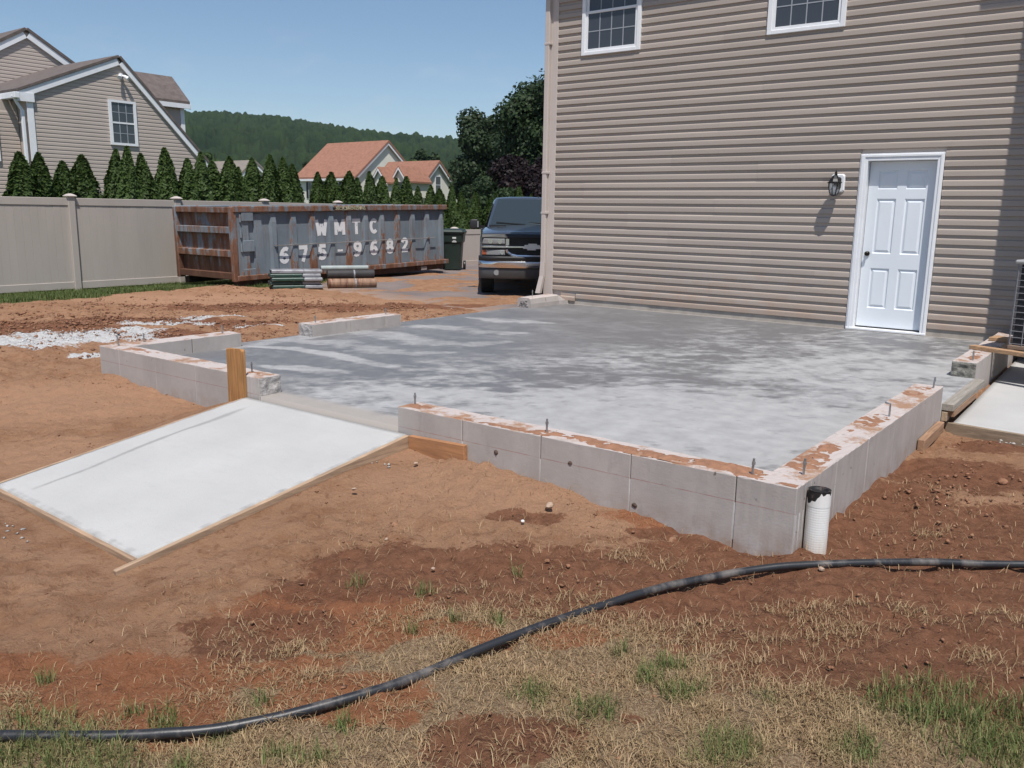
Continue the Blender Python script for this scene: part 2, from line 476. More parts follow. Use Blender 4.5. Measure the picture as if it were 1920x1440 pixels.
def limit_edges(x, y, z):
    # the soil never climbs over the walkway's boards
    e = sstep(0.45, 0.0, np.maximum(np.abs(x+3.49)-0.92, 0))*sstep(-2.5, -1.9, y)*sstep(0.3, 0.0, y)
    pz = -0.03 + 0.13*np.clip(y, -2.3, 0)
    z = z - e*np.maximum(0, z-(pz-0.035))
    e2 = sstep(0.30, 0.06, np.maximum(3.42-y, 0))*sstep(0.02, 0.1, x)*(y < 3.45)
    z = z - e2*np.maximum(0, z+0.255)
    # soil banked up to the walkway's right and left boards
    for xe, sg in ((-2.57, 1), (-4.43, -1)):
        d_ = np.maximum((x-xe)*sg, 0)
        tgt = pz - .030 - .05*sstep(-.7, -.05, y)*(sg > 0) - .10*d_
        k = sstep(.55, .05, d_)*((x-xe)*sg > -.03)*sstep(-2.3, -1.95, y)*(y < .02)
        z = z + k*np.maximum(0, tgt-z)
    return z
def ground_z(x, y):
    z = ground_base(x, y) + soil_detail(x, y)
    z = z + 0.10*spot(x, y, -12.9, 5.6, .45, 1.4, 1.2)           # little heap beside the dumpster
    z = z + 0.05*spot(x, y, -2.0, -.15, .35, 1.3, 0)*(y < 0.05)   # soil banked against the front wall
    z = z + 0.06*spot(x, y, -1.5, -.1, .25, 2.0, 0)*(y < 0.05) - 0.035*spot(x, y, -.3, -.1, .4)
    z = z + 0.05*pxs(x, y, [(160,630,.5,1.6,A,-.1)], warp=0.05) 
    z = z + 0.06*(fbm(x*3.3, y*3.3, 71, 3)-0.45)*spot(x, y, .1, 1.4, 1.6, 1, 0)*(x > -.1)
    return limit_edges(x, y, z)
GZ = ground_z(GX, GY) - 0.012*WET
GZ = keep_under(GX, GY, GZ)
ny_, nx_ = GX.shape
idx = np.arange(nx_*ny_).reshape(ny_, nx_)
GFACES = np.stack([idx[:-1,:-1], idx[:-1,1:], idx[1:,1:], idx[1:,:-1]], -1).reshape(-1, 4)
_gi = lambda arr, x, y: arr[np.clip(np.searchsorted(dy, y), 0, ny_-1), np.clip(np.searchsorted(dx, x), 0, nx_-1)]

t = NT('red_brown_soil')
g = t.coords(True)
n_big = t.noise(g, 0.9, 6, 0.6); n_mid = t.noise(g, 5.0, 9, 0.68); n_fin = t.noise(g, 34.0, 9, 0.72); n_vf = t.noise(g, 150.0, 5, 0.75)
n_cl = t.noise(g, 15.0, 7, 0.72, 0.6)
tan_c = t.mix(t.ramp(n_big, .35, .65), (0.330, 0.183, 0.105, 1), (0.395, 0.226, 0.133, 1))
tan_c = t.mix(t.ramp(n_mid, .46, .60, 0, .8), tan_c, (0.285, 0.145, 0.077, 1))
tan_c = t.mix(t.ramp(n_cl, .54, .64, 0, .65), tan_c, (0.195, 0.095, 0.050, 1))
pal = t.attr('pale'); wet = t.attr('wet'); org = t.attr('orange'); lim = t.attr('lime'); gra = t.attr('grassy'); grn = t.attr('lawn')
def edge(a, amp=0.5, lo=.38, hi=.62, fine=0.9):
    k = t.math('ADD', a.outputs['Fac'], t.math('MULTIPLY', t.math('SUBTRACT', n_mid, 0.5), amp))
    k = t.math('ADD', k, t.math('MULTIPLY', t.math('SUBTRACT', n_fin, 0.5), amp*fine))
    return t.ramp(k, lo, hi)
c = t.mix(edge(pal, .6, .35, .75), tan_c, (0.395, 0.225, 0.135, 1))
thatch = t.noise(t.coords(True, (1.0, 1.0, 1.0)), 70.0, 4, .6, 2.2)
straw = t.mix(t.ramp(thatch, .44, .60), (0.185, 0.120, 0.068, 1), (0.430, 0.330, 0.205, 1))
c = t.mix(t.math('MULTIPLY', edge(gra, .9, .40, .62), .85), c, straw)
c = t.mix(t.math('MULTIPLY', edge(org, .9, .42, .60), .9), c, t.mix(t.ramp(n_fin, .4, .6), (0.255, 0.096, 0.042, 1), (0.320, 0.135, 0.065, 1)))
c = t.mix(t.math('MULTIPLY', edge(wet, 1.3, .46, .57), .9), c, t.mix(t.ramp(n_cl, .40, .60), (0.235, 0.104, 0.056, 1), (0.150, 0.062, 0.033, 1)))
c = t.mix(edge(grn, .4), c, (0.075, 0.095, 0.03, 1))
c = t.mix(t.math('MULTIPLY', edge(lim, 1.6, .46, .58), .95), c, t.mix(t.ramp(n_fin, .38, .62), (0.50, 0.49, 0.47, 1), (0.66, 0.66, 0.66, 1)))
# clod shadows painted in as dark speckles, then pale grit
c = t.mix(t.ramp(n_vf, .52, .66, 0, .55), c, t.mix(.6, c, (0.05, 0.022, 0.012, 1)))
c = t.mix(t.ramp(n_fin, .60, .70, 0, .45), c, t.mix(.55, c, (0.055, 0.025, 0.014, 1)))
c = t.mix(t.ramp(t.noise(g, 75.0, 2, 0.5), .69, .74, 0, .6), c, (0.46, 0.34, 0.25, 1))
t.color(c); t.rough(0.95); t.b.inputs['Specular IOR Level'].default_value = 0.2
hh = t.math('ADD', t.math('MULTIPLY', n_fin, 1.0), t.math('MULTIPLY', n_vf, .5))
hh = t.math('ADD', hh, t.math('MULTIPLY', n_cl, 1.2))
t.bump(hh, 1.0, 0.022)
m_soil = t.m
# strip of lawn along the fence
lawn_e = np.array([[0.5,-13.6],[1.8,-13.4],[2.8,-13.25],[4.2,-13.6],[6.0,-13.7],[6.8,-13.05],[7.3,-12.7],[8.0,-13.1],[9.5,-13.6]])
def lawn_edge(y):
    return np.interp(y, lawn_e[:,0], lawn_e[:,1], left=-13.6, right=-14.0)
LAWN = sstep(0.25, -0.25, GX - (lawn_edge(GY) + (fbm(GX*2, GY*2, 5, 3)-.5)*0.5))*(GY < 9.5)
LAWN = np.maximum(LAWN, sstep(-17, -18, GX))
LAWN = np.maximum(LAWN, sstep(22, 26, GY))
LAWN = np.maximum(LAWN, sstep(4.0, 6.0, GX))
ground = link(bpy.data.objects.new('ground', np_mesh('ground', np.stack([GX, GY, GZ], -1).reshape(-1, 3), GFACES, [m_soil], True,
    dict(pale=PAL.ravel(), wet=WET.ravel(), orange=ORG.ravel(), lime=LIM.ravel(), grassy=GRS.ravel(), lawn=LAWN.ravel()))))
tag(ground, 'red brown bare soil yard around the new concrete', 'ground', kind='structure')

# driveway
t = NT('worn_asphalt')
g = t.coords(True)
c = t.mix(t.ramp(t.noise(g, 1.2, 6), .35, .65), (0.150, 0.122, 0.112, 1), (0.205, 0.165, 0.150, 1))
c = t.mix(t.ramp(t.noise(t.coords(True, (.35, 1.4, 1)), 2.2, 7, .65), .50, .75, 0, .4), c, (0.24, 0.175, 0.140, 1))
dd = t.attr('dusty')
c = t.mix(t.ramp(t.math('ADD', dd.outputs['Fac'], t.math('MULTIPLY', t.math('SUBTRACT', t.noise(g, 3, 6, .65), .5), .9)), .45, 1.05, 0, .8), c, (0.29, 0.185, 0.125, 1))
t.color(c); t.rough(.9); t.bump(t.noise(g, 120, 4), .5, .006)
m_asph = t.m
gx, gy = np.meshgrid(np.arange(-15.4, -5.0, .16), np.concatenate([np.arange(5.6, 13, .16), np.arange(13, 34, 1.0)]))
edge_y = 6.75 + 0.9*sstep(-9.5, -12.8, gx) + (fbm(gx*1.3, gy*0+3, 77, 4)-.5)*0.9
zd = -0.119 + 0*gx
dust = sstep(1.6, 0.0, gy-edge_y)
zd = np.where(gy < edge_y-0.05, -0.35, zd)
nyd, nxd = gx.shape
ii = np.arange(nxd*nyd).reshape(nyd, nxd)
ff = np.stack([ii[:-1,:-1], ii[:-1,1:], ii[1:,1:], ii[1:,:-1]], -1).reshape(-1, 4)
drv = link(bpy.data.objects.new('driveway', np_mesh('driveway', np.stack([gx, gy, zd], -1).reshape(-1, 3), ff, [m_asph], False, dict(dusty=dust.ravel()))))
tag(drv, 'dusty brownish asphalt driveway beside the house', 'driveway', kind='structure')

# ------------------------------------------------------------------ concrete slab
t = NT('patchy_slab_concrete')
g = t.coords(True)
wetn = t.attr('damp')
f1 = t.noise(g, 26, 8, .68); f2 = t.noise(g, 5.5, 7, .6)
k = t.math('ADD', wetn.outputs['Fac'], t.math('MULTIPLY', t.math('SUBTRACT', f1, .5), .9))
k = t.math('ADD', k, t.math('MULTIPLY', t.math('SUBTRACT', f2, .5), .30))
light = t.mix(t.ramp(f2, .3, .7), (0.270, 0.268, 0.268, 1), (0.375, 0.372, 0.368, 1))
dark = t.mix(t.ramp(f1, .3, .7), (0.118, 0.116, 0.119, 1), (0.165, 0.162, 0.164, 1))
kk = t.ramp(k, .20, .85)
c = t.mix(kk, light, dark)
ed = t.attr('dusty')
c = t.mix(t.ramp(t.math('ADD', ed.outputs['Fac'], t.math('MULTIPLY', t.math('SUBTRACT', f1, .5), .7)), .4, .8), c, (0.315, 0.285, 0.258, 1))
t.color(c); t.l.new(t.ramp(kk, 0, 1, .8, .5), t.b.inputs['Roughness'])
t.bump(t.math('ADD', f1, t.noise(g, 150, 3)), .12, .004)
m_slab = t.m
sx, sy = np.meshgrid(np.linspace(LX, -0.003, 270), np.linspace(0.004, HW+0.02, 300))
def stretch_fbm(x, y, fu, fw, seed, oct=5, gain=.5):
    u = x*_R0[0] + y*_R0[1]; w = -x*_R0[1] + y*_R0[0]
    return fbm(u*fu, w*fw, seed, oct, gain)
wx_ = sx + (fbm(sx*1.2, sy*1.2, 91, 3)-.5)*.7; wy_ = sy + (fbm(sx*1.2+7, sy*1.2, 97, 3)-.5)*.7
n1 = stretch_fbm(wx_, wy_, .55, 1.3, 101, 5); n2 = stretch_fbm(wx_, wy_, 2.3, 3.2, 111, 6, .64); n3 = stretch_fbm(sx, sy, 8, 10, 121, 4, .68)
damp = 0.50 + .8*(n1-.5) + 1.15*(n2-.5) + 1.5*(n3-.5) + .05*(sy-3.4) - .045*(sx+3.0)
def slab_px(px, py, r, s=1, a=A): 
    p = on_z(px, py, 0); return spot(wx_, wy_, p[0], p[1], r, s, a)
damp += .30*slab_px(1300,720,.9,1.8) + .25*slab_px(1330,650,.7,2.0) + .2*slab_px(1000,640,1.0,1.6) + .22*slab_px(1650,640,.5,2) + .3*slab_px(1720,645,.3,2)
damp -= .45*slab_px(1480,790,.7,1.5) + .40*slab_px(1300,820,.4,2) + .35*slab_px(1650,690,.7,1.6) + .25*slab_px(1000,760,.6,2) + .2*slab_px(1150,760,.5,1.5) + .35*slab_px(780,740,.25,1.6)
# left side: smooth dark film cut by pale drying bands
def band(lst, w0):
    P_ = np.array([on_z(px_, py_, 0)[:2] for px_, py_ in lst]); best = np.full(wx_.shape, 9e9)
    lx = sx + (wx_-sx)*.22; ly_ = sy + (wy_-sy)*.22
    for i in range(len(P_)-1):
        a_, b_ = P_[i], P_[i+1]; d_ = b_-a_; L2 = d_@d_
        tt = np.clip(((lx-a_[0])*d_[0]+(ly_-a_[1])*d_[1])/L2, 0, 1)
        q = (i+tt)/(len(P_)-1)
        ww = w0*(.35+1.1*np.sin(np.pi*np.clip(q*.9+.08,0,1)))
        best = np.minimum(best, np.hypot(lx-a_[0]-tt*d_[0], ly_-a_[1]-tt*d_[1])/ww)
    return best
bands = [band([(500,686),(560,688),(620,698),(680,712),(730,732)], .10), band([(470,650),(550,652),(610,662),(660,674),(740,690),(800,700)], .075), band([(560,640),(640,644),(700,655),(760,662),(850,660)], .14),
         band([(650,622),(720,626),(790,640),(880,646),(960,640)], .16), band([(760,612),(830,612),(900,622),(980,624)], .13), band([(880,596),(950,602),(1040,606)], .10), band([(520,735),(600,738),(680,752),(740,762)], .10), band([(430,655),(520,640),(600,628),(700,618)], .10)]
bmin = np.minimum.reduce(bands)
near_b = np.minimum.reduce([bands[0], bands[1], bands[6]])
pale_b = np.maximum(sstep(1.15, .80, near_b + .6*(n3-.5)), .62*sstep(1.5, .45, bmin + 1.5*(n3-.5) + .9*(n2-.5)))
left_d = .80 + .35*(n3-.5) + .45*(n2-.5)
left_d = left_d*(1-pale_b) + pale_b*(.22+.9*(n2-.5)+.5*(n3-.5))
leftzone = sstep(-3.0, -4.9, sx - .25*sy + .55 + 1.2*(n1-.5))
damp = damp*(1-leftzone) + leftzone*left_d
dusty = np.maximum(sstep(.45, .05, sy)*sstep(-4.6,-4.2,sx)*sstep(-2.4,-2.8,sx), .75*sstep(.16, .03, HW-sy))
dusty = np.maximum(dusty, .6*sstep(.25, .02, sx-LX)*(fbm(sx*3, sy*3, 44, 3) > .45))
nys, nxs = sx.shape
ii = np.arange(nxs*nys).reshape(nys, nxs)
ff = np.stack([ii[:-1,:-1], ii[:-1,1:], ii[1:,1:], ii[1:,:-1]], -1).reshape(-1, 4)
V = np.stack([sx, sy, 0.0006*(n3-.5)], -1).reshape(-1, 3)
ring = np.concatenate([ii[0,:], ii[1:,-1], ii[-1,-2::-1], ii[-2:0:-1,0]])
low = V[ring].copy(); low[:,2] = -.2
b0 = len(V); m_ = len(ring)
fr = np.stack([ring, np.roll(ring,-1), b0+(np.arange(m_)+1)%m_, b0+np.arange(m_)], -1)[:, ::-1]
V = np.concatenate([V, low]); ff = np.concatenate([ff, fr])
pad = lambda a: np.concatenate([a.ravel(), np.full(m_, .3)])
slab = link(bpy.data.objects.new('pavement', np_mesh('pavement', V, ff, [m_slab], False, dict(damp=pad(damp), dusty=pad(dusty)))))
tag(slab, 'fresh grey concrete slab with dark damp patches', 'concrete slab', kind='structure')

# ------------------------------------------------------------------ poured foundation walls
def conc(name, base, red):
    t = NT(name)
    g = t.coords(True)
    a = t.noise(g, 2.2, 7, .6); b = t.noise(t.coords(True, (1,1,.35)), 9, 7, .65); f = t.noise(g, 90, 5, .6)
    c = t.mix(t.ramp(a, .3, .7), scl(base, .86), scl(base, 1.1))
    c = t.mix(t.ramp(b, .56, .74, 0, .5), c, scl(base, .62))
    c = t.mix(t.ramp(t.noise(g, 13, 3, .5), .70, .74, 0, .8), c, (0.10, 0.075, 0.06, 1))
    # soil splash low down and on the chalk line
    geo = t.new('ShaderNodeNewGeometry'); sp = t.new('ShaderNodeSeparateXYZ'); t.l.new(geo.outputs['Position'], sp.inputs[0])
    zz = sp.outputs['Z']
    spl = t.math('MULTIPLY', t.ramp(zz, -.06, -.22), t.ramp(t.noise(g, 6, 6, .65), .42, .62))
    c = t.mix(t.math('MULTIPLY', spl, .6), c, (0.26, 0.16, 0.10, 1))
    ln = t.math('SUBTRACT', 1.0, t.ramp(t.math('ABSOLUTE', t.math('SUBTRACT', zz, 0.008)), .0012, .0032))
    ln = t.math('MULTIPLY', ln, t.ramp(t.noise(g, 8, 4), .30, .55))
    nv = t.new('ShaderNodeSeparateXYZ'); t.l.new(geo.outputs['Normal'], nv.inputs[0]); ln = t.math('MULTIPLY', ln, t.ramp(nv.outputs['Y'], -.5, -.8))
    c = t.mix(t.math('MULTIPLY', ln, red), c, (0.26, 0.06, 0.04, 1))
    # pale dry top with reddish dust
    nz = t.new('ShaderNodeSeparateXYZ'); t.l.new(geo.outputs['Normal'], nz.inputs[0])
    top = t.ramp(nz.outputs['Z'], .5, .8)
    ds = t.ramp(t.noise(g, 4.2, 8, .72), .50, .60)
    tc = t.mix(ds, (0.44, 0.385, 0.36, 1), (0.30, 0.175, 0.11, 1))
    c = t.mix(top, c, tc)
    t.color(c); t.rough(.92)
    t.bump(t.math('ADD', t.math('MULTIPLY', f, .6), t.noise(g, 22, 5, .6)), .22, .006)
    return t.m
m_wall = conc('poured_concrete', (0.385, 0.348, 0.325, 1), .55)
m_broken = mat('broken_concrete', (0.20, 0.19, 0.165, 1), .95, .45, 18, bump=1.0, bs=30, bd=.03, geo=True)
m_joint = mat('dark_joint', (0.06,0.05,0.043,1), .95, .3, 20)
m_steel = mat('galvanised_steel', (0.36, 0.37, 0.38, 1), .42, .2, 30, metal=.85)
m_redsoil = mat('spilled_red_soil', (0.27, 0.135, 0.078, 1), .95, .2, 20, bump=.8, bs=70, bd=.01, geo=True)
rng = np.random.default_rng(7)
random.seed(4)

def panel_mesh(x0, x1, y0, y1, z0, z1, jag=0.0025):
    """wall panel with a slightly ragged top arris"""
    bm = bmesh.new()
    m = MB().box(x0, x1, y0, y1, z0, z1)
    vs_ = [bm.verts.new(v) for v in m.v]
    for f in m.f: bm.faces.new([vs_[i] for i in f])
    long_e = [e for e in bm.edges if abs((e.verts[0].co-e.verts[1].co).z) < 1e-6 and e.calc_length() > .15]
    if long_e:
        bmesh.ops.subdivide_edges(bm, edges=long_e, cuts=11, use_grid_fill=True)
    bmesh.ops.bevel(bm, geom=[e for e in bm.edges if e.calc_face_angle(0) > .5], offset=.004, segments=1, affect='EDGES')
    for v in bm.verts:
        if v.co.z > z1-.01:
            v.co.z += random.uniform(-1, .6)*jag
            v.co.x += random.uniform(-1, 1)*jag*.6; v.co.y += random.uniform(-1, 1)*jag*.6
    me = bpy.data.meshes.new('wall_panel'); bm.to_mesh(me); bm.free(); me.materials.append(m_wall)
    return me
def wall_run(parent, axis, a0, a1, c0, c1, joints, z0=-.42, z1=WT):
    cuts = [a0] + sorted(j for j in joints if min(a0,a1)+.03 < j < max(a0,a1)-.03) + [a1]
    for p, q in zip(cuts[:-1], cuts[1:]):
        p2, q2 = p+.0025, q-.0025
        if axis == 'x': me = panel_mesh(p2, q2, c0, c1, z0, z1)
        else: me = panel_mesh(c0, c1, p2, q2, z0, z1)
        link(bpy.data.objects.new('wall_panel', me), parent)
    # core coloured dark to stand in for shade inside the joints
    k = .008
    if axis == 'x': box('wall_core', m_joint, parent, a0+k, a1-k, c0+k, c1-k, z0, z1-k)
    else: box('wall_core', m_joint, parent, c0+k, c1-k, a0+k, a1-k, z0, z1-k)
def bolt(parent, x, y, z=WT, h=.075, lean=(0,0), hook=False):
    m = MB()
    pts = [(x, y, z-.03), (x+lean[0]*.4, y+lean[1]*.4, z+h*.5), (x+lean[0], y+lean[1], z+h)]
    if hook: pts.append((x+lean[0]-.035, y+lean[1]+.01, z+h+.004))
    m.tube(pts, .0065, 8)
    b = m.build('anchor_bolt', m_steel, parent, smooth=False)
    if not hook:
        MB().tube([(x+lean[0]*.8, y+lean[1]*.8, z+h*.62), (x+lean[0]*.95, y+lean[1]*.95, z+h*.8)], .0095, 6).build('nut', m_steel, b)
    return b
def dirt_on_top(parent, blobs, axis_box):
    """heaped crumbs of soil lying on the wall top; blobs (x,y,rx,ry,h)"""
    x0, x1, y0, y1 = axis_box
    xs, ys = np.meshgrid(np.arange(x0+.004, x1-.004, .011), np.arange(y0+.004, y1-.004, .011))
    h = np.zeros_like(xs)
    for bx, by, rx, ry, hh in blobs:
        h = np.maximum(h, hh*np.exp(-((xs-bx)/rx)**2-((ys-by)/ry)**2))
    n = fbm(xs*28, ys*28, 3, 4)
    z = WT - .006 + h*(.35+1.3*n) - .006*(n < .42)
    i2 = np.arange(xs.size).reshape(xs.shape)
    q = np.stack([i2[:-1,:-1], i2[:-1,1:], i2[1:,1:], i2[1:,:-1]], -1)
    hi = (z[:-1,:-1] > WT-.001) | (z[1:,1:] > WT-.001)
    q = q[hi]
    if len(q) == 0: return
    o = link(bpy.data.objects.new('spilled_soil', np_mesh('spilled_soil', np.stack([xs, ys, z], -1).reshape(-1,3), q, [m_redsoil], True)), parent)
    tag(o, kind='stuff')
T = .205
# near corner wall (front run and right run)
wA = thing('foundation_wall', 'long L-shaped low concrete foundation wall nearest the camera with rusty soil on top', 'concrete wall', (0,0,0))
JF = [-.3155-.6096*i for i in range(12)]
wall_run(wA, 'x', -2.72, 0.0, 0.0, T, JF)
wall_run(wA, 'y', T, 3.33, -T, 0.0, [.62+.6096*i for i in range(5)])
for bx, by, ln, hk in ((-2.66,.11,(0,0),0),(-1.55,.085,(0,0),0),(-.262,.075,(.004,0),0),(-.058,.245,(.003,0),0),(-.06,1.93,(0,0),1),(-.05,3.2,(.006,.01),0)):
    bolt(wA, bx, by, WT, .085, ln, bool(hk))
dirt_on_top(wA, [(-2.64,.10,.13,.07,.012),(-1.75,.03,.35,.05,.010),(-1.30,.11,.16,.05,.016),(-1.05,.07,.20,.06,.020),(-.78,.06,.18,.07,.018),(-.42,.12,.18,.06,.026),(-.28,.09,.10,.07,.02),(-.6,.10,.1,.05,.012),(-1.52,.10,.14,.05,.012),(-2.15,.03,.2,.03,.007),(-.05,.03,.1,.04,.008)], (-2.71,0,0,T))
dirt_on_top(wA, [(-.12,.55,.09,.30,.012),(-.12,.40,.08,.12,.014),(-.12,.85,.05,.10,.022),(-.12,1.72,.09,.24,.012),(-.12,2.85,.09,.14,.010),(-.1,3.15,.09,.12,.008),(-.15,1.35,.04,.2,.006)], (-T,0,T+.01,3.32))
# far-left corner wall
wB = thing('foundation_wall', 'L-shaped low concrete foundation wall at far left corner behind the wooden stake', 'concrete wall', (0,0,0))
wall_run(wB, 'x', LX, -4.22, 0.0, T, [-6.30+.61*i for i in range(4)])
wall_run(wB, 'y', T, 1.41, LX, LX+T+.03, [.83])
for bx, by, hk, ln in ((-4.47,.12,0,(0,0)),(-6.52,.12,1,(-.01,0)),(-6.56,.40,0,(0,0)),(-6.55,1.27,0,(0,0))): bolt(wB, bx, by, WT, .085, ln, bool(hk))
dirt_on_top(wB, [(-6.2,.12,.18,.06,.010),(-5.9,.12,.2,.05,.008),(-4.45,.10,.1,.06,.010),(-5.4,.05,.2,.03,.005)], (LX,-4.23,0,T))
# free-standing pieces at the left and by the house
wC = thing('foundation_wall', 'short straight concrete wall section alone on the left slab edge', 'concrete wall', (0,0,0))
wall_run(wC, 'y', 2.36, 3.80, LX, LX+T+.03, [2.95, 3.52])
for by in (2.52, 3.66): bolt(wC, LX+.10, by, WT, .08)
dirt_on_top(wC, [(LX+.1,2.7,.06,.15,.008),(LX+.12,3.3,.06,.15,.006)], (LX,LX+T+.03,2.37,3.79))
wD = thing('foundation_wall', 'small broken concrete wall stub against the tan house corner', 'concrete wall', (0,0,0))
sec = lambda y, zt, xs_: [(LX-.03,y,-.3),(LX-.03,y,zt-.01),(LX+.01,y,zt),(LX+T-.02,y,zt),(LX+T+xs_,y,zt-.015),(LX+T+.02+xs_,y,.06),(LX+T+.03+xs_,y,-.3)]
MB().loft([sec(6.62,WT+.005,0),sec(6.85,WT+.012,.01),sec(7.1,WT+.01,0),sec(7.38,WT+.012,.005),sec(7.44,WT-.02,.03),sec(7.585,.05,.05)]).build('wall_panel', m_wall, wD)
rough_end = MB()
for i in range(16):
    x = LX + random.uniform(.0,T-.04); z = random.uniform(.0,.11); s_ = random.uniform(.008,.02)
    rough_end.box(x, x+s_*2, 6.60, 6.63, z, z+s_)
rough_end.build('chipped_edge', m_wall, wD)
bolt(wD, LX+.08, 6.86, WT, .11)
wE = thing('foundation_wall', 'concrete wall beside the door side opening with dark broken end', 'concrete wall', (0,0,0))
wall_run(wE, 'y', 4.76, 7.55, -T, 0.0, [5.15, 5.52, 6.1])
bolt(wE, -.06, 4.92, WT, .09)
dirt_on_top(wE, [(-.08,5.15,.06,.25,.010),(-.12,5.5,.06,.15,.008)], (-T,0,4.77,6.2))
# rough broken end faces
def rough_face(parent, x0, x1, z0, z1, y, axis='y', seed=1, amp=.025, m=m_broken):
    n = 14
    us, zs_ = np.meshgrid(np.linspace(x0, x1, n), np.linspace(z0, z1, n))
    d = (fbm(us*22, zs_*22, seed, 3)-.35)*amp*2
    d[0,:] = d[-1,:] = 0; d[:,0] = d[:,-1] = 0
    i2 = np.arange(n*n).reshape(n, n)
    q = np.stack([i2[:-1,:-1], i2[:-1,1:], i2[1:,1:], i2[1:,:-1]], -1).reshape(-1,4)
    if axis == 'y': V = np.stack([us, y-d-.004, zs_], -1)
    else: V = np.stack([y+d+.004, us, zs_], -1)
    return link(bpy.data.objects.new('broken_end', np_mesh('broken_end', V.reshape(-1,3), q, [m], False)), parent)
rough_face(wE, -T, 0, -.02, WT-.005, 4.76, 'y', 3)
m_wallrough = mat('pale_broken_concrete', (0.36, 0.335, 0.32, 1), .95, .3, 25, bump=.8, bs=40, bd=.02, geo=True)
rough_face(wB, 0.0, T, -.04, WT-.006, -4.22, 'x', 9, .016, m_wallrough)
rough_face(wC, LX, LX+T+.03, -.01, WT-.006, 2.36, 'y', 12, .012, m_wallrough)
# stones stuck in the front wall's face
m_stone_brown = mat('brown_stone', (0.10, 0.065, 0.05, 1), .9, .3, 30, bump=.5, bs=60)
def rock(name, m, parent, c, r, seed, sq=(1,1,.7), sub=2):
    bm = bmesh.new(); bmesh.ops.create_icosphere(bm, subdivisions=sub, radius=1)
    rr = random.Random(seed); ax = [Vector((rr.uniform(-1,1),rr.uniform(-1,1),rr.uniform(-1,1))).normalized() for _ in range(7)]
    kk = [rr.uniform(.55,.9) for _ in ax]
    for v in bm.verts:
        for a_, k_ in zip(ax, kk):
            d_ = v.co.dot(a_)
            if d_ > k_: v.co -= a_*(d_-k_)
        v.co = Vector((v.co.x*sq[0]*r, v.co.y*sq[1]*r, v.co.z*sq[2]*r)) + Vector((rr.uniform(-1,1),rr.uniform(-1,1),rr.uniform(-1,1)))*r*.05
    me = bpy.data.meshes.new(name); bm.to_mesh(me); bm.free(); me.materials.append(m)
    o = link(bpy.data.objects.new(name, me), parent); o.location = c
    return o
for (px_, py_, r_) in ((930,848,.020),(1069,868,.016),(1190,947,.018)):
    q = ray(px_, py_); p = CAM + q*((0-CAM[1])/q[1])
    rock('embedded_stone', m_stone_brown, wA, (p[0], -.001, p[2]), r_, int(px_), (1,.45,.9))

# ------------------------------------------------------------------ front walkway
t = NT('new_white_concrete')
g = t.coords(True)
a = t.noise(g, 1.4, 6, .55); f = t.noise(g, 120, 5, .6); b2 = t.noise(t.coords(True,(1,3,1)), 6, 6, .6)
c = t.mix(t.ramp(a, .3, .7), (0.390, 0.385, 0.374, 1), (0.450, 0.445, 0.432, 1))
c = t.mix(t.ramp(b2, .5, .8, 0, .35), c, (0.36, 0.355, 0.345, 1))
c = t.mix(t.ramp(f, .50, .70, 0, .30), c, (0.30, 0.295, 0.285, 1))
st = t.attr('stain')
c = t.mix(t.ramp(t.math('ADD', st.outputs['Fac'], t.math('MULTIPLY', t.math('SUBTRACT', b2, .5), .5)), .25, .7, 0, .8), c, (0.25, 0.245, 0.24, 1))
t.color(c); t.rough(.9); t.bump(f, .3, .004)
m_newconc = t.m
def quadgrid(c00, c10, c11, c01, nu, nv):
    u, w = np.meshgrid(np.linspace(0,1,nu), np.linspace(0,1,nv))
    c00, c10, c11, c01 = map(np.array, (c00,c10,c11,c01))
    P = (c00*((1-u)*(1-w))[...,None] + c10*(u*(1-w))[...,None] + c11*(u*w)[...,None] + c01*((1-u)*w)[...,None])
    return u, w, P
FL, FR, NRp, NLp = (-4.375,-.012,-.028), (-2.625,-.012,-.030), (-2.62,-1.93,-.282), (-4.35,-1.88,-.279)
u, w, P = quadgrid(NLp, NRp, FR, FL, 110, 120)
uc = .165 - .05*w + .012*np.sin(w*9) + .010*(fbm(w*7, w*0, 3, 3)-.5)*2
wd = .008 + .014*fbm(w*5, w*0+2, 8, 3)
stain = np.exp(-((u-uc)/wd)**2)*(.55+.7*fbm(w*6, u*30, 18, 3))*sstep(.0,.1,w)*sstep(1,.85,w)
stain = np.maximum(stain, .8*sstep(.020,.008,u)*fbm(w*40,u*3,5,3)); stain = np.maximum(stain, .9*sstep(.975,.992,u)*fbm(w*30,u*3,6,3))
stain = np.maximum(stain, .8*sstep(.03,.012,w)*fbm(u*30,w*3,7,3)); stain = np.maximum(stain, .7*sstep(.975,.99,w))
P[...,2] += .002*(fbm(u*6, w*6, 55, 3)-.5)
i2 = np.arange(u.size).reshape(u.shape)
ff = np.stack([i2[:-1,:-1], i2[:-1,1:], i2[1:,1:], i2[1:,:-1]], -1).reshape(-1,4)
V = P.reshape(-1,3); ring = np.concatenate([i2[0,:], i2[1:,-1], i2[-1,-2::-1], i2[-2:0:-1,0]])
low = V[ring].copy(); low[:,2] -= .1; b0 = len(V); m_ = len(ring)
fr = np.stack([ring, np.roll(ring,-1), b0+(np.arange(m_)+1)%m_, b0+np.arange(m_)], -1)[:, ::-1]
pth = link(bpy.data.objects.new('path', np_mesh('path', np.concatenate([V,low]), np.concatenate([ff,fr]), [m_newconc], False, dict(stain=np.concatenate([stain.ravel(), np.zeros(m_)])))))
tag(pth, 'new white concrete walkway sloping down from the slab opening', 'walkway', kind='structure')

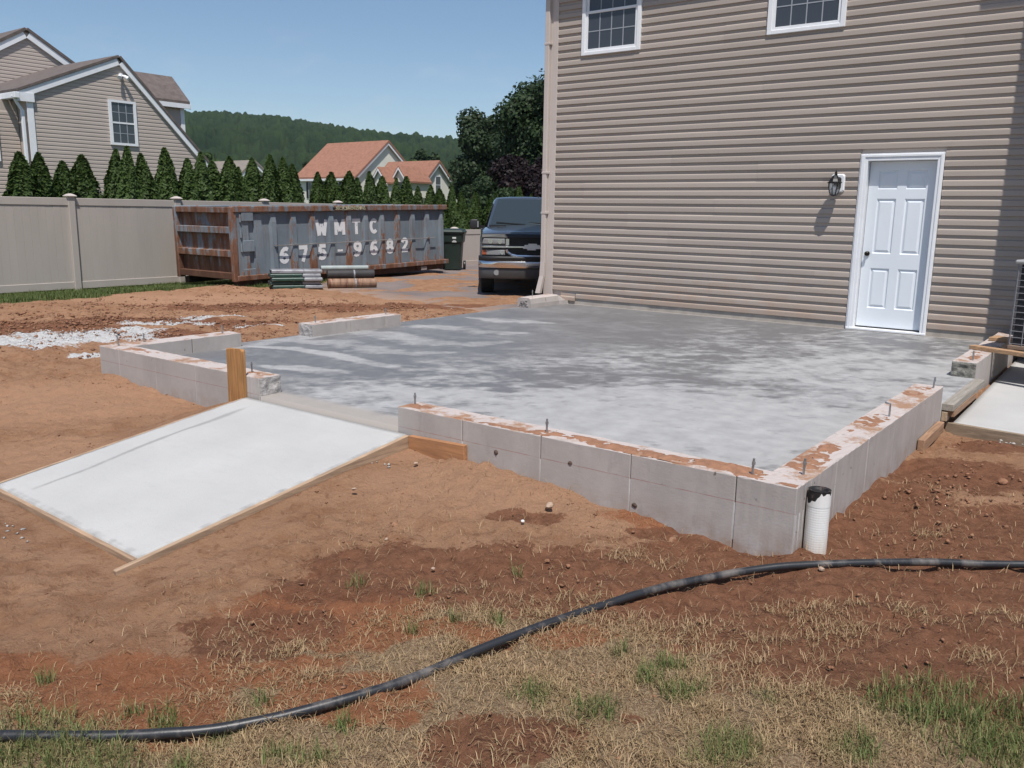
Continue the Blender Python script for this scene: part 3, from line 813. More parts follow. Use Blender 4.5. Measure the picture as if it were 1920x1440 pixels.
def wood(name, col, dark=.55, sc=1.0, axis='x'):
    t = NT(name)
    st = {'x': (1.2, 14, 14), 'y': (14, 1.2, 14), 'z': (14, 14, 1.2)}[axis]
    v = t.coords(False, st)
    n = t.noise(v, 3.0*sc, 8, .65, .6); n2 = t.noise(t.coords(False), 2.0, 5)
    c = t.mix(t.ramp(n, .35, .65), scl(col, dark), scl(col, 1.1))
    c = t.mix(t.ramp(n2, .45, .75, 0, .5), c, scl(col, .7))
    t.color(c); t.rough(.85); t.bump(n, .25, .004)
    return t.m
m_stake = wood('orange_stake_wood', (0.44, 0.215, 0.075, 1), .55, 1, 'z')
m_board = wood('fresh_form_board', (0.40, 0.19, 0.085, 1), .65, 1, 'x')
m_board_y = wood('pale_form_board', (0.42, 0.29, 0.19, 1), .6, 1, 'y')
m_board_end = wood('pale_end_board', (0.42, 0.28, 0.18, 1), .6, 1, 'x')
m_grey_y = wood('weathered_beam', (0.31, 0.28, 0.24, 1), .7, 1, 'y')
m_lumber = wood('tan_lumber', (0.44, 0.27, 0.15, 1), .6, 1, 'x')
m_lumber_y = wood('brown_lumber', (0.34, 0.20, 0.12, 1), .6, 1, 'y')
def board(name, label, p, q, w, h, m, cat='board', group=None, bevel=.003):
    o = MB().bar(p, q, w, h).build(name, m, None, bevel)
    return tag(o, label, cat, group)
def slope_board(x, ya, za, yb, zb, w, h): return (x, ya, za-h/2), (x, yb, zb-h/2), w, h
fg = 'form boards around the front walkway'
board('form_board', 'long pale form board along the right edge of the front walkway', *slope_board(-2.598, -.02, -.028, -2.06, -.302, .030, .14), m_board_y, 'board', fg)
board('form_board', 'thin pale form board along the left edge of the front walkway', *slope_board(-4.386, -.03, -.032, -1.92, -.288, .020, .12), m_board_y, 'board', fg)
board('form_board', 'pale form board across the lower end of the front walkway', (-4.40,-1.900,-.343), (-2.62,-1.950,-.346), .026, .12, m_board_end, 'board', fg)
board('form_board', 'orange brown board nailed to front wall beside walkway corner', (-2.578,-.022,-.096), (-2.095,-.022,-.078), .038, .135, m_board, 'board', fg)
st_o = MB()
st_o.loft([[(-4.575,-.040,-.42),(-4.372,-.040,-.42),(-4.372,-.004,-.42),(-4.575,-.004,-.42)],[(-4.575,-.040,.338),(-4.372,-.040,.338),(-4.372,-.004,.338),(-4.575,-.004,.338)],[(-4.570,-.039,.345),(-4.400,-.039,.362),(-4.376,-.006,.352),(-4.572,-.006,.348)]])
so = st_o.build('wooden_stake', m_stake, None, .003)
tag(so, 'upright orange wooden plank standing at the end of the left wall', 'wooden stake')

# right walkway
u, w, P = quadgrid((.075,3.46,-.165), (1.45,3.30,-.165), (1.45,7.55,-.15), (.02,7.55,-.15), 30, 60)
i2 = np.arange(u.size).reshape(u.shape)
ff = np.stack([i2[:-1,:-1], i2[:-1,1:], i2[1:,1:], i2[1:,:-1]], -1).reshape(-1,4)
V = P.reshape(-1,3); ring = np.concatenate([i2[0,:], i2[1:,-1], i2[-1,-2::-1], i2[-2:0:-1,0]])
low = V[ring].copy(); low[:,2] -= .09; b0 = len(V); m_ = len(ring)
fr = np.stack([ring, np.roll(ring,-1), b0+(np.arange(m_)+1)%m_, b0+np.arange(m_)], -1)[:, ::-1]
rp = link(bpy.data.objects.new('path', np_mesh('path', np.concatenate([V,low]), np.concatenate([ff,fr]), [m_newconc], False, dict(stain=np.zeros(len(V)+m_)))))
tag(rp, 'new white concrete walkway beside the right foundation wall', 'walkway', kind='structure')
rg = 'formwork lumber at the right opening'
board('form_board', 'weathered board closing the near end of the right walkway', (.03,3.445,-.212), (1.5,3.275,-.212), .040, .10, wood('grey_tan_form', (0.30,0.23,0.16,1), .6, 1, 'x'), 'board', rg)
board('beam', 'grey weathered beam along the slab edge at right opening', (.040,3.36,-.028), (.040,4.75,-.028), .085, .055, m_grey_y, 'beam', rg)
board('beam', 'narrow wood beam under the grey beam at right opening', (.055,3.42,-.085), (.055,4.35,-.085), .060, .055, m_lumber_y, 'beam', rg)
board('wood_block', 'cut wood block end standing beside the grey beam', (.022,3.36,-.105), (.022,3.46,-.105), .042, .075, wood('pale_end_grain',(.40,.29,.19,1),.7,1,'y'), 'wood block', rg)
board('wood_block', 'short brown lumber piece lying along the right foundation wall foot', (.030,2.56,-.175), (.030,3.22,-.160), .050, .088, m_lumber_y, 'wood block', rg, .005)

# ------------------------------------------------------------------ house
house = thing('house', 'two storey tan vinyl sided house with white door, right of the slab', 'house', (0,0,0))
HX0, HX1 = -6.86, 1.6
EX = .1154; SB = .093
openings = [(-6.255,-5.245,3.785,5.0), (-3.348,-2.337,3.785,5.0), (-2.005,-1.018,-1,2.232)]
for a_, b_, c_, d_ in ((HX0+.03,-2.0,-.3,5.2),(-1.024,HX1,-.3,5.2),(-2.0,-1.024,2.2,5.2)): box('wall', m_trim_tan, house, a_, b_, HW+.012, HW+.2, c_, d_)
box('wall', m_trim_tan, house, HX0+.03, HX1, HW+.21, HW+9, -.3, 5.2)
# dutch lap course profile: (outward depth, height above its lower edge)
prof = [(.0150,0),(.0232,.004),(.0222,.050),(.0205,.064),(.0085,.072),(.0022,.078),(.0030,EX+.012),(-.004,EX+.012),(-.004,0)]
plank_cache = {}
def siding_plank(x0, x1, z, jit=0.0, rows=None):
    L = round(x1-x0, 4)
    key = L
    if key not in plank_cache:
        nseg = max(1, int(L/.45))
        secs = []
        for i in range(nseg+1):
            x = L*i/nseg
            wob = .0 if i in (0, nseg) else random.uniform(-.0016, .0016)
            secs.append([(x, -d-wob, z_) for d, z_ in prof])
        me = MB().loft(secs).mesh('siding_plank', m_siding)
        plank_cache[key] = me
    o = link(bpy.data.objects.new('siding_plank', plank_cache[key]), house)
    o.location = (x0, HW-jit, z)
nrow = int((5.15-SB)/EX)
rr = random.Random(12)
SEAM = [1.35, 2.75, .55, 3.35, 2.05]
for r in range(nrow):
    z = SB + r*EX
    xs0, xs1 = HX0+.16, HX1
    if z < .14: xs0 = HX0+.62
    segs = [(xs0, xs1)]
    for a0, a1, z0, z1 in openings:
        if z+EX*.5 > z0 and z+EX*.35 < z1:
            n_ = []
            for p, q in segs:
                if p < a0 and q > a1: n_ += [(p, a0), (a1, q)]
                else: n_.append((p, q))
            segs = n_
    off = SEAM[(r//2) % 5]
    seams = [xs0+off+3.66*k for k in range(-1, 4)]
    for p, q in segs:
        cuts = [p] + [s_ for s_ in seams if p+.25 < s_ < q-.25] + [q]
        for i, (a0, a1) in enumerate(zip(cuts[:-1], cuts[1:])):
            siding_plank(a0, a1 + (.03 if i < len(cuts)-2 else 0), z, .0032*(i % 2))
# loose bottom piece by the corner
bm_ = MB().loft([[(0,-d-.012,z_*.9) for d,z_ in prof],[(.28,-d-.018,z_*.9-.004) for d,z_ in prof]]).build('loose_siding_piece', m_siding, house)
bm_.location = (HX0+.33, HW, .055)
box('foundation_strip', m_foundation, house, HX0+.05, -2.0, HW-.006, HW+.03, -.25, .11)
box('foundation_strip', m_foundation, house, -1.03, HX1, HW-.006, HW+.03, -.25, .11)
# corner post and downspout
cp = MB(); cp.box(HX0+.075, HX0+.165, HW-.030, HW+.02, .10, 5.15); cp.box(HX0+.062, HX0+.078, HW-.024, HW+.09, .10, 5.15)
cp.build('corner_post', m_trim_tan, house, .003)
ds = MB()
ds.loft([[(x, y, z) for x, y in ((-6.905,HW-.085),(-6.825,HW-.085),(-6.825,HW-.028),(-6.905,HW-.028))] for z in (.62, 5.1)])
dso = ds.build('downspout', m_trim_tan, house, .006)
kick = MB()
kick.loft([[(-6.905,HW-.085,.66),(-6.825,HW-.085,.66),(-6.825,HW-.03,.66),(-6.905,HW-.03,.66)],[(-6.91,HW-.10,.42),(-6.83,HW-.10,.42),(-6.83,HW-.04,.42),(-6.91,HW-.04,.42)],[(-6.945,HW-.16,.14),(-6.855,HW-.16,.14),(-6.855,HW-.09,.14),(-6.945,HW-.09,.14)]])
kick.build('elbow', m_trim_tan, dso, .004)
for zz in (2.05, 1.42, 4.0): box('strap', m_trim_tan, dso, -6.912, -6.80, HW-.090, HW-.010, zz, zz+.03, .002)
box('corner_board', m_trim_tan, house, -6.875, -6.795, HW-.024, HW+.10, .10, 5.15, .003)
# roof with overhang
rf = MB()
rf.box(HX0-.25, HX1, HW-.325, HW+9.2, 5.145, 5.32)
rf.build('soffit', m_white, house)
MB().prism([(HX0-.3,HW-.36,5.32),(HX0-.3,HW+4.5,7.9),(HX0-.3,HW+9.3,5.32)], (HX1-HX0+.3,0,0)).build('roof', m_roof_brown, house)
# wing out of frame to the right: its corner throws the shade on the wall
box('side_wing', m_trim_tan, house, .295, 4.5, HW-.70, HW+5, -.3, 6.0)
box('wing_soffit', m_white, house, -.045, 4.8, HW-.85, HW+5, 6.06, 6.2)
# windows
def window(parent, x0, x1, z0, z1, y, mg=None, cols=4, rows=2, frame=.062, split=True):
    wn_ = thing_part('window', parent)
    fr_ = MB(); f = frame
    fr_.box(x0, x0+f, y-.045, y+.02, z0, z1); fr_.box(x1-f, x1, y-.045, y+.02, z0, z1)
    fr_.box(x0+f, x1-f, y-.045, y+.02, z0, z0+f*.8); fr_.box(x0+f, x1-f, y-.045, y+.02, z1-f, z1)
    fr_.build('frame', m_white, wn_, .004)
    sm = MB(); a = f*.95; b_ = f*.62
    zm = (z0+z1)/2
    for (s0, s1, dy_) in ((z0+f*.8, zm+.02, 0), (zm-.02, z1-f, .02)):
        sm.box(x0+f, x0+f+b_, y-.028+dy_, y+.01, s0, s1); sm.box(x1-f-b_, x1-f, y-.028+dy_, y+.01, s0, s1)
        sm.box(x0+f+b_, x1-f-b_, y-.028+dy_, y+.01, s0, s0+b_); sm.box(x0+f+b_, x1-f-b_, y-.028+dy_, y+.01, s1-b_, s1)
    sm.build('sash', m_white, wn_, .003)
    for (s0, s1, dy_) in ((z0+f*.8+b_, zm+.02-b_, 0), (zm-.02+b_, z1-f-b_, .02)):
        box('pane', m_pane, wn_, x0+f+b_, x1-f-b_, y-.012+dy_, y-.006+dy_, s0, s1)
        gr = MB(); X0, X1 = x0+f+b_, x1-f-b_
        for i in range(1, cols): xx = X0+(X1-X0)*i/cols; gr.box(xx-.007, xx+.007, y-.0165+dy_, y-.0125+dy_, s0, s1)
        for i in range(1, rows): zz = s0+(s1-s0)*i/rows; gr.box(X0, X1, y-.0158+dy_, y-.0128+dy_, zz-.007, zz+.007)
        gr.build('grille', m_grid, wn_)
    return wn_
def thing_part(name, parent):
    o = bpy.data.objects.new(name, None); o.empty_display_size = .1
    return link(o, parent)
window(house, -6.255, -5.245, 3.785, 5.0, HW-.004)
window(house, -3.348, -2.337, 3.785, 5.0, HW-.004)
# door
dX0, dX1, dT = -1.905, -1.098, 2.140
door = thing_part('door', house)
cs = MB()
def casing(x0, x1, z0, z1):
    cs.box(x0, x1, HW-.034, HW+.05, z0, z1)
casing(-2.000, dX0, .0, dT+.088); casing(dX1, -1.024, .0, dT+.088); casing(dX0, dX1, dT, dT+.088)
cs.box(-1.985, -1.940, HW-.044, HW-.033, 0, dT+.075); cs.box(-1.063, -1.038, HW-.044, HW-.033, 0, dT+.075); cs.box(-1.940, -1.063, HW-.044, HW-.033, dT+.045, dT+.075)
cs.build('door_frame', m_white, door, .004)
DY = HW+.078
box('jamb_backing', m_white, door, dX0-.02, dX1+.02, DY+.035, DY+.05, 0, dT+.02)
jb = MB(); jb.box(dX0-.02, dX0, HW+.04, DY+.03, 0, dT); jb.box(dX1, dX1+.02, HW+.04, DY+.03, 0, dT); jb.box(dX0-.02, dX1+.02, HW+.04, DY+.03, dT, dT+.02)
jb.build('jamb', m_white, door)
# six panel door leaf built as stiles/rails with recessed bevelled panels
W_ = dX1-dX0-.012; x0 = dX0+.006; z0 = .048; H_ = dT-.004-z0
st_w = .115*W_/.8; mull = .105*W_/.8
pw = (W_-2*st_w-mull)/2
pr = [(.245,.585),(.775,.775+.655),(1.575,1.575+.31)]
pr = [(a/2.03*H_, b/2.03*H_) for a, b in ((.235,.735),(.915,1.585),(1.70,1.925))]
leaf = MB()
leaf.box(x0, x0+st_w, DY, DY+.035, z0, z0+H_); leaf.box(x0+W_-st_w, x0+W_, DY, DY+.035, z0, z0+H_)
leaf.box(x0+st_w+pw, x0+st_w+pw+mull, DY, DY+.035, z0, z0+H_)
zs = [0]+[v for p in pr for v in p]+[H_]
for i in range(0, len(zs), 2):
    for xa in (x0+st_w, x0+st_w+pw+mull): leaf.box(xa, xa+pw, DY, DY+.035, z0+zs[i], z0+zs[i+1])
leaf.build('door_leaf', m_door, door)
for xa in (x0+st_w, x0+st_w+pw+mull):
    for a_, b_ in pr:
        p = MB()
        def rect(i, y): return [(xa+i, y, z0+a_+i), (xa+pw-i, y, z0+a_+i), (xa+pw-i, y, z0+b_-i), (xa+i, y, z0+b_-i)]
        rs_ = [rect(0, DY), rect(.012, DY+.014), rect(.022, DY+.014), rect(.045, DY+.003)]
        for q0, q1 in zip(rs_[:-1], rs_[1:]):
            for k in range(4): p.poly([q0[k], q0[(k+1)%4], q1[(k+1)%4], q1[k]])
        p.poly(rs_[-1])
        p.build('door_panel', m_door, door)
kn = MB(); kx, kz = x0+.062, .985
pts = [(kx, DY-.0, kz), (kx, DY-.018, kz), (kx, DY-.024, kz), (kx, DY-.038, kz), (kx, DY-.052, kz), (kx, DY-.060, kz)]
kn.tube(pts, [.030,.030,.012,.018,.027,.018], 16)
kn.build('knob', mat('dark_bronze', (0.03,0.025,0.02,1), .35, .2, 20, metal=.8), door, smooth=False)
MB().box(dX0-.09, dX1+.07, HW-.05, DY+.03, .004, .030).build('threshold', m_white, door, .004)
MB().box(dX0, dX1, DY-.006, DY+.02, .030, .046).build('door_sweep', m_dark, door)

# wall lantern
lan = thing('wall_lantern', 'black coach lantern with clear glass on the siding left of the white door', 'wall lamp', (-2.255, HW-.02, 1.87))
m_blk = mat('black_metal', (0.016,0.016,0.017,1), .4, .3, 30, metal=.3)
oct_ = lambda a, b, c, y: [(-a+c,y,-b),(a-c,y,-b),(a,y,-b+c),(a,y,b-c),(a-c,y,b),(-a+c,y,b),(-a,y,b-c),(-a,y,-b+c)]
MB().loft([oct_(.085,.115,.022,.01),oct_(.085,.115,.022,-.014),oct_(.072,.102,.02,-.024)]).build('mounting_block', m_white, lan)
MB().loft([oct_(.045,.075,.018,-.02),oct_(.045,.075,.018,-.04),oct_(.03,.06,.015,-.048)]).build('back_plate', m_blk, lan)
ly = -.15
arm = [( -.0,-.045,.02),(0,-.075,.085),(0,-.105,.135),(0,-.135,.150),(0,ly-.005,.135),(0,ly,.105)]
MB().tube(arm, .008, 8).build('arm', m_blk, lan, smooth=True)
MB().lathe([(.0,.115),(.012,.112),(.014,.095),(.036,.085),(.045,.062),(.062,.045),(.078,.014),(.094,.008),(.094,-.002),(.07,-.006)], 8, (0,ly,0)).build('cap', m_blk, lan)
gl = NT('lantern_glass'); gl.color((.9,.9,.88,1)); gl.rough(.08); gl.b.inputs['Transmission Weight'].default_value = .9; gl.b.inputs['IOR'].default_value = 1.05
MB().lathe([(.072,-.006),(.070,-.05),(.058,-.11),(.040,-.150),(.030,-.155)], 8, (0,ly,0)).build('glass', gl.m, lan)
for k in range(8):
    a_ = 2*math.pi*(k)/8
    P_ = [(math.cos(a_)*r_, ly+math.sin(a_)*r_, z_) for r_, z_ in ((.075,-.004),(.073,-.05),(.061,-.11),(.042,-.152))]
    MB().tube(P_, .0042, 6).build('rib', m_blk, lan)
MB().lathe([(.044,-.150),(.044,-.158),(.02,-.165),(.004,-.17)], 8, (0,ly,0)).build('bottom_cap', m_blk, lan)
MB().lathe([(.012,-.14),(.012,-.09),(.022,-.075),(.022,-.05),(.008,-.03)], 10, (0,ly,0)).build('bulb', m_white, lan)

# air conditioner on planks at the right edge
pl_a = board('plank', 'tan wood plank under the condenser lying across the right wall', (-.205,5.71,.165), (1.1,5.15,.165), .09, .040, m_lumber, 'plank', 'planks under the condenser')
pl_b = board('plank', 'second tan wood plank behind, under the condenser next to the siding', (-.15,6.60,.165), (1.1,6.30,.165), .20, .040, m_lumber, 'plank', 'planks under the condenser')
ac = thing('condenser', 'black coil air conditioner condenser with grey wire guard at right edge', 'air conditioner', (.13,5.62,.187), rad(-12))
a0, a1, b0_, b1, hh = 0, .78, 0, .78, .84
box('coil', mat('black_coil_fins', (0.010,0.010,0.014,1), .6, .3, 60, (1,1,8)), ac, a0+.025, a1-.025, b0_+.025, b1-.025, .04, hh-.01)
box('base_pan', mat('brown_base_pan', (0.20,0.14,0.10,1), .7), ac, a0-.01, a1+.01, b0_-.01, b1+.01, 0, .045, .008)
box('top_cover', mat('weathered_grey_cover',(.30,.30,.30,1),.6,.1,8), ac, a0-.03, a1+.03, b0_-.03, b1+.03, hh-.005, hh+.035, .015)
m_wire = mat('grey_wire', (0.22,0.22,0.235,1), .5, .1, 30)
wi = MB()
for i in range(13): z = .06+i*.062; wi.bar((a0,b0_,z),(a1,b0_,z),.006,.006); wi.bar((a0,b1,z),(a0,b0_,z),.006,.006)
wi.build('horizontal_wires', m_wire, ac)
wi = MB()
for i in range(8):
    k = .01+i*.108; wi.bar((a0+k,b0_-.006,.045),(a0+k,b0_-.006,hh),.006,.006,(0,1,0)); wi.bar((a0-.006,b0_+k,.045),(a0-.006,b0_+k,hh),.006,.006,(1,0,0))
wi.build('vertical_wires', m_wire, ac)
tag(MB().bar((.03,6.86,.19),(.10,6.66,.86),.10,.012,(1,0,0)).build('siding_scrap', m_white, None, .002), 'narrow white trim scrap leaning behind the condenser', 'trim piece')

# ------------------------------------------------------------------ fence
m_fence = mat('tan_vinyl_fence', (0.405,0.362,0.322,1), .6, .05, 2, (1,1,.3), geo=True, objvar=.02)
FX, FG, FS, FP = -16.1, -.25, 2.3, 4.45
picket_mesh = {}
def fence_run(label, y0, npan, top, first_post=True, grp='tan fence runs'):
    f = thing('fence', label, 'fence', (FX, y0, FG), 0, grp)
    z0, z1 = .14, top-.02
    def pick(w, a, b_):
        k = (round(w,3), a, b_)
        if k not in picket_mesh: picket_mesh[k] = MB().box(-.011,.011,.0006,w-.0006,a,b_).mesh('picket', m_fence, .0022)
        return picket_mesh[k]
    rail_t = MB().box(-.025,.025,.06,FS-.06,top-.145,top).mesh('top_rail', m_fence, .006)
    rail_b = MB().box(-.025,.025,.06,FS-.06,.045,.19).mesh('bottom_rail', m_fence, .006)
    post_m = MB().box(-.065,.065,-.065,.065,-.2,top+.03).mesh('post', m_fence, .008)
    cap_m = MB().loft([[(-a_,-a_,z),(a_,-a_,z),(a_,a_,z),(-a_,a_,z)] for a_, z in ((.072,top+.012),(.095,top+.03),(.095,top+.042),(.05,top+.072),(.015,top+.085))]).mesh('cap', m_trim_tan)
    n = 15; w = (FS-.12)/n
    for p in range(npan+1):
        if p > 0 or first_post:
            o = link(bpy.data.objects.new('post', post_m), f); o.location = (0, p*FS, 0)
            c_ = link(bpy.data.objects.new('cap', cap_m), o)
        if p == npan: break
        for me in (rail_t, rail_b):
            o = link(bpy.data.objects.new(me.name.split('.')[0], me), f); o.location = (0, p*FS, 0)
        for i in range(n):
            o = link(bpy.data.objects.new('picket', pick(w, .10, top-.08)), f); o.location = (random.uniform(-.0015,.0015), p*FS+.06+i*w, 0)
    return f
fence_run('tall tan vinyl privacy fence behind the dumpster at left', FP-2*FS, 5, 1.83)
fence_run('low tan vinyl fence behind the trash cart and truck', FP+3*FS+.0, 6, 1.14, False)

# ------------------------------------------------------------------ dumpster
Cc = on_z(447, 540, -.12); Rr = on_z(838, 511, -.10)
ang = math.atan2(Rr[1]-Cc[1], Rr[0]-Cc[0]); DL = math.hypot(Rr[0]-Cc[0], Rr[1]-Cc[1])
dm = thing('dumpster', 'rusty grey roll-off dumpster with white WMTC lettering', 'dumpster', (Cc[0], Cc[1], -.12), ang)
dm.rotation_euler = (0, rad(-1.15), ang)
t = NT('rusty_grey_paint')
vo = t.coords(False)
a = t.noise(t.coords(False, (2.6,2.6,.55)), 2.4, 10, .74); b2 = t.noise(vo, 9, 9, .75); d_ = t.noise(vo, 1.1, 5)
oi = t.new('ShaderNodeObjectInfo')
c = t.mix(t.ramp(d_, .35, .65), (0.140,0.170,0.198,1), (0.205,0.240,0.272,1))
c = t.mix(t.ramp(t.noise(t.coords(False,(6,6,.5)), 3, 7, .65), .52, .75, 0, .7), c, (0.13,0.105,0.085,1))
rk = t.math('ADD', a, t.math('MULTIPLY', t.math('SUBTRACT', b2, .5), .35))
rk = t.math('ADD', rk, t.math('MULTIPLY', t.math('SUBTRACT', oi.outputs['Random'], .5), .10))
ra = t.attr('rusty')
rk = t.math('ADD', rk, ra.outputs['Fac'])
sz_ = t.new('ShaderNodeSeparateXYZ'); t.l.new(vo, sz_.inputs[0])
rk = t.math('ADD', rk, t.ramp(sz_.outputs['Z'], .75, .15, 0, .10))
c = t.mix(t.ramp(rk, .565, .65), c, t.mix(t.ramp(b2, .35, .65), (0.13,0.050,0.024,1), (0.235,0.115,0.065,1)))
c = t.mix(t.ramp(rk, .68, .8, 0, .8), c, (0.07,0.028,0.016,1))
t.color(c); t.rough(.75); t.bump(b2, .3, .006)
m_rust = t.m
def rustmesh(o, k):
    me = o.data
    a_ = me.attributes.new('rusty', 'FLOAT', 'POINT'); a_.data.foreach_set('value', np.full(len(me.vertices), k, np.float32))
    return o
DH, DW = 1.57, 2.0
# local axes: +x along the long side away from the gate, +y away from the camera, so the lettered side lies at y=0
# (thing's z rotation puts +x along the side; the body lies on the fence side: +y)
rustmesh(box('side_panel', m_rust, dm, .30, DL-.03, .07, .13, .24, DH-.06), -.10)
rustmesh(box('far_side', m_rust, dm, .05, DL-.03, DW-.05, DW, .24, DH-.04), .05)
rustmesh(box('back_end', m_rust, dm, DL-.09, DL-.035, .13, DW-.05, .24, DH-.04), .02)
rustmesh(box('floor_plate', m_rust, dm, .06, DL-.09, .13, DW-.05, .20, .26), .1)
rib_u = [.95 + i*(DL-1.12)/10 for i in range(11)]
for i, u0 in enumerate(rib_u):
    wdt = .17 if i < 10 else .12
    m = MB().loft([[(u0-wdt/2,.072,z),(u0-wdt*.34,.09-dp,z),(u0+wdt*.34,.09-dp,z),(u0+wdt/2,.072,z)] for z, dp in ((.23,.095),(.9,.09),(DH-.30,.085),(DH-.12,.055),(DH-.07,.03))])
    rustmesh(m.build('rib', m_rust, dm), (.03, .07, .02, .02, .06, .01, .07, .05, .03, .05, .04)[i])
rustmesh(MB().box(-.02,DL+.02,-.02,.16,DH-.10,DH+.02).build('top_rail', m_rust, dm, .012), .10)
rustmesh(box('top_rail', m_rust, dm, -.02, DL+.02, DW-.14, DW+.03, DH-.10, DH+.02, .012), .06)
rustmesh(box('top_rail', m_rust, dm, DL-.13, DL+.01, .165, DW-.145, DH-.10, DH+.015, .012), .06)
# hinge column and plates at the gate corner
rustmesh(box('corner_post', m_rust, dm, .0, .34, .02, .16, .14, DH-.10, .008), -.03)
for z_, k in ((.14,-.06),(.70,-.05),(1.30,-.05)): rustmesh(box('hinge_plate', m_rust, dm, .17, .44, -.012, .018, z_, z_+.22, .006), k)
for z_ in (.16,.70,.98,1.28): rustmesh(MB().tube([(.14,.005,z_),(.14,.005,z_+.15)], .022, 10).build('hinge_pin', m_rust, dm), .04)
rustmesh(MB().prism([(.44,.069,.24),(.72,.069,.24),(.66,.069,DH-.14),(.48,.069,DH-.14)], (0,-.03,0)).build('gusset', m_rust, dm), -.06)
# gate (short end)
rustmesh(box('gate_sheet', m_rust, dm, .05, .08, .06, DW-.02, .18, DH-.06), .20)
gx0, gx1 = -.06, .05
for z_, h_, k in ((.16,.13,.20),(.60,.13,.10),(1.06,.13,.05),(DH-.11,.11,.16)): rustmesh(box('gate_beam', m_rust, dm, gx0, gx1, .10, DW-.10, z_, z_+h_, .008), k)
for y_, k in ((-.0,.12),(DW-.10,.16)): rustmesh(box('gate_post', m_rust, dm, gx0-.01, gx1+.005, y_, y_+.10, .12, DH, .008), k)
# sill rail and skids
rustmesh(MB().box(.0,DL+.05,-.03,.14,.13,.235).build('sill_rail', m_rust, dm, .01), .08)
m_under = mat('dark_rusty_steel', (0.05,0.026,0.018,1), .85, .4, 6)
for y_ in (.06, DW-.25): box('skid', m_under, dm, .05, DL-.05, y_, y_+.14, 0.0, .13, .006)
for u_ in (.5, DL-1.0):
    for y_ in (.02, DW-.10): MB().tube([(u_,y_,.10),(u_,y_+.12,.10)], .10, 14).build('roller', m_under, dm)
box('bumper_pad', mat('pale_pad',(.30,.26,.24,1),.8), dm, DL-.95, DL-.75, .0, .05, .015, .10)
# cable
cab = [(rib_u[0]-.03,-.018,.795)]
for i in range(1, 10): cab += [((rib_u[i-1]+rib_u[i])/2,-.022,.785+.004*math.sin(i*2.1)), (rib_u[i],-.020,.795+.004*math.sin(i*1.3))]
cab += [(rib_u[9]+.25,-.022,.795)]
MB().tube(cab, .011, 6).build('cable', mat('steel_cable',(.20,.19,.185,1),.6,.2,20), dm)
for u_ in (rib_u[0], rib_u[9]): rustmesh(box('cable_hook', m_rust, dm, u_-.02, u_+.02, -.05, .0, .775, .82), .1)
# lettering
m_letter = mat('white_stencil_paint', (0.74,0.74,0.75,1), .7, .06, 8, col2=(.20,.21,.22,1), t2=(.60,.66), s2=14)
dg_ = None
def text_mesh(body, size, offset=0.0, extrude=0.0, sx=1.0):
    cu = bpy.data.curves.new('lettering', 'FONT'); cu.body = body; cu.size = size; cu.offset = offset; cu.extrude = extrude
    cu.align_x = 'CENTER'; cu.align_y = 'CENTER'; cu.resolution_u = 4
    o = bpy.data.objects.new('lettering', cu); C.objects.link(o)
    bpy.context.view_layer.update()
    dg = bpy.context.evaluated_depsgraph_get()
    me = bpy.data.meshes.new_from_object(o.evaluated_get(dg))
    bpy.data.objects.remove(o, do_unlink=True); bpy.data.curves.remove(cu)
    co = np.zeros(len(me.vertices)*3, np.float32); me.vertices.foreach_get('co', co); co = co.reshape(-1,3)
    co[:,0] -= (co[:,0].max()+co[:,0].min())/2; co[:,1] -= (co[:,1].max()+co[:,1].min())/2
    co[:,0] *= sx
    me.vertices.foreach_set('co', co.ravel()); me.update()
    return me
def _arc(cx, cy, rx, ry, a0, a1, n=18):
    return [(cx+rx*math.cos(rad(a0+(a1-a0)*i/n)), cy+ry*math.sin(rad(a0+(a1-a0)*i/n))) for i in range(n+1)]
six = [_arc(.35,.31,.24,.205,0,360), [(.11,.31),(.13,.55),(.22,.75),(.36,.87),(.52,.89),(.64,.82)]]
GLYPH = {'W': [[(.06,1),(.23,0)],[(.23,.04),(.44,.72)],[(.44,.72),(.65,.04)],[(.65,0),(.82,1)]],
 'M': [[(.11,0),(.11,1)],[(.11,.97),(.44,.24)],[(.44,.24),(.77,.97)],[(.77,1),(.77,0)]],
 'T': [[(0,.89),(.72,.89)],[(.36,.80),(.36,0)]], 'C': [_arc(.38,.5,.27,.39,42,318)],
 '6': six, '9': [[(.70-x, 1-y) for x, y in p] for p in six],
 '7': [[(.02,.89),(.68,.89)],[(.58,.84),(.28,0)]],
 '5': [[(.64,.89),(.12,.89)],[(.17,.84),(.14,.50)],[(.10,.50),(.28,.58),(.46,.54),(.57,.42),(.57,.27),(.46,.14),(.28,.10),(.06,.17)]],
 '8': [_arc(.35,.705,.20,.185,0,360), _arc(.35,.295,.24,.195,0,360)],
 '2': [[(.11,.68),(.15,.80),(.26,.88),(.40,.89),(.52,.83),(.56,.70),(.50,.55),(.30,.34),(.14,.16)],[(.04,.11),(.66,.11)]],
 '-': [[(.05,.5),(.50,.5)]]}
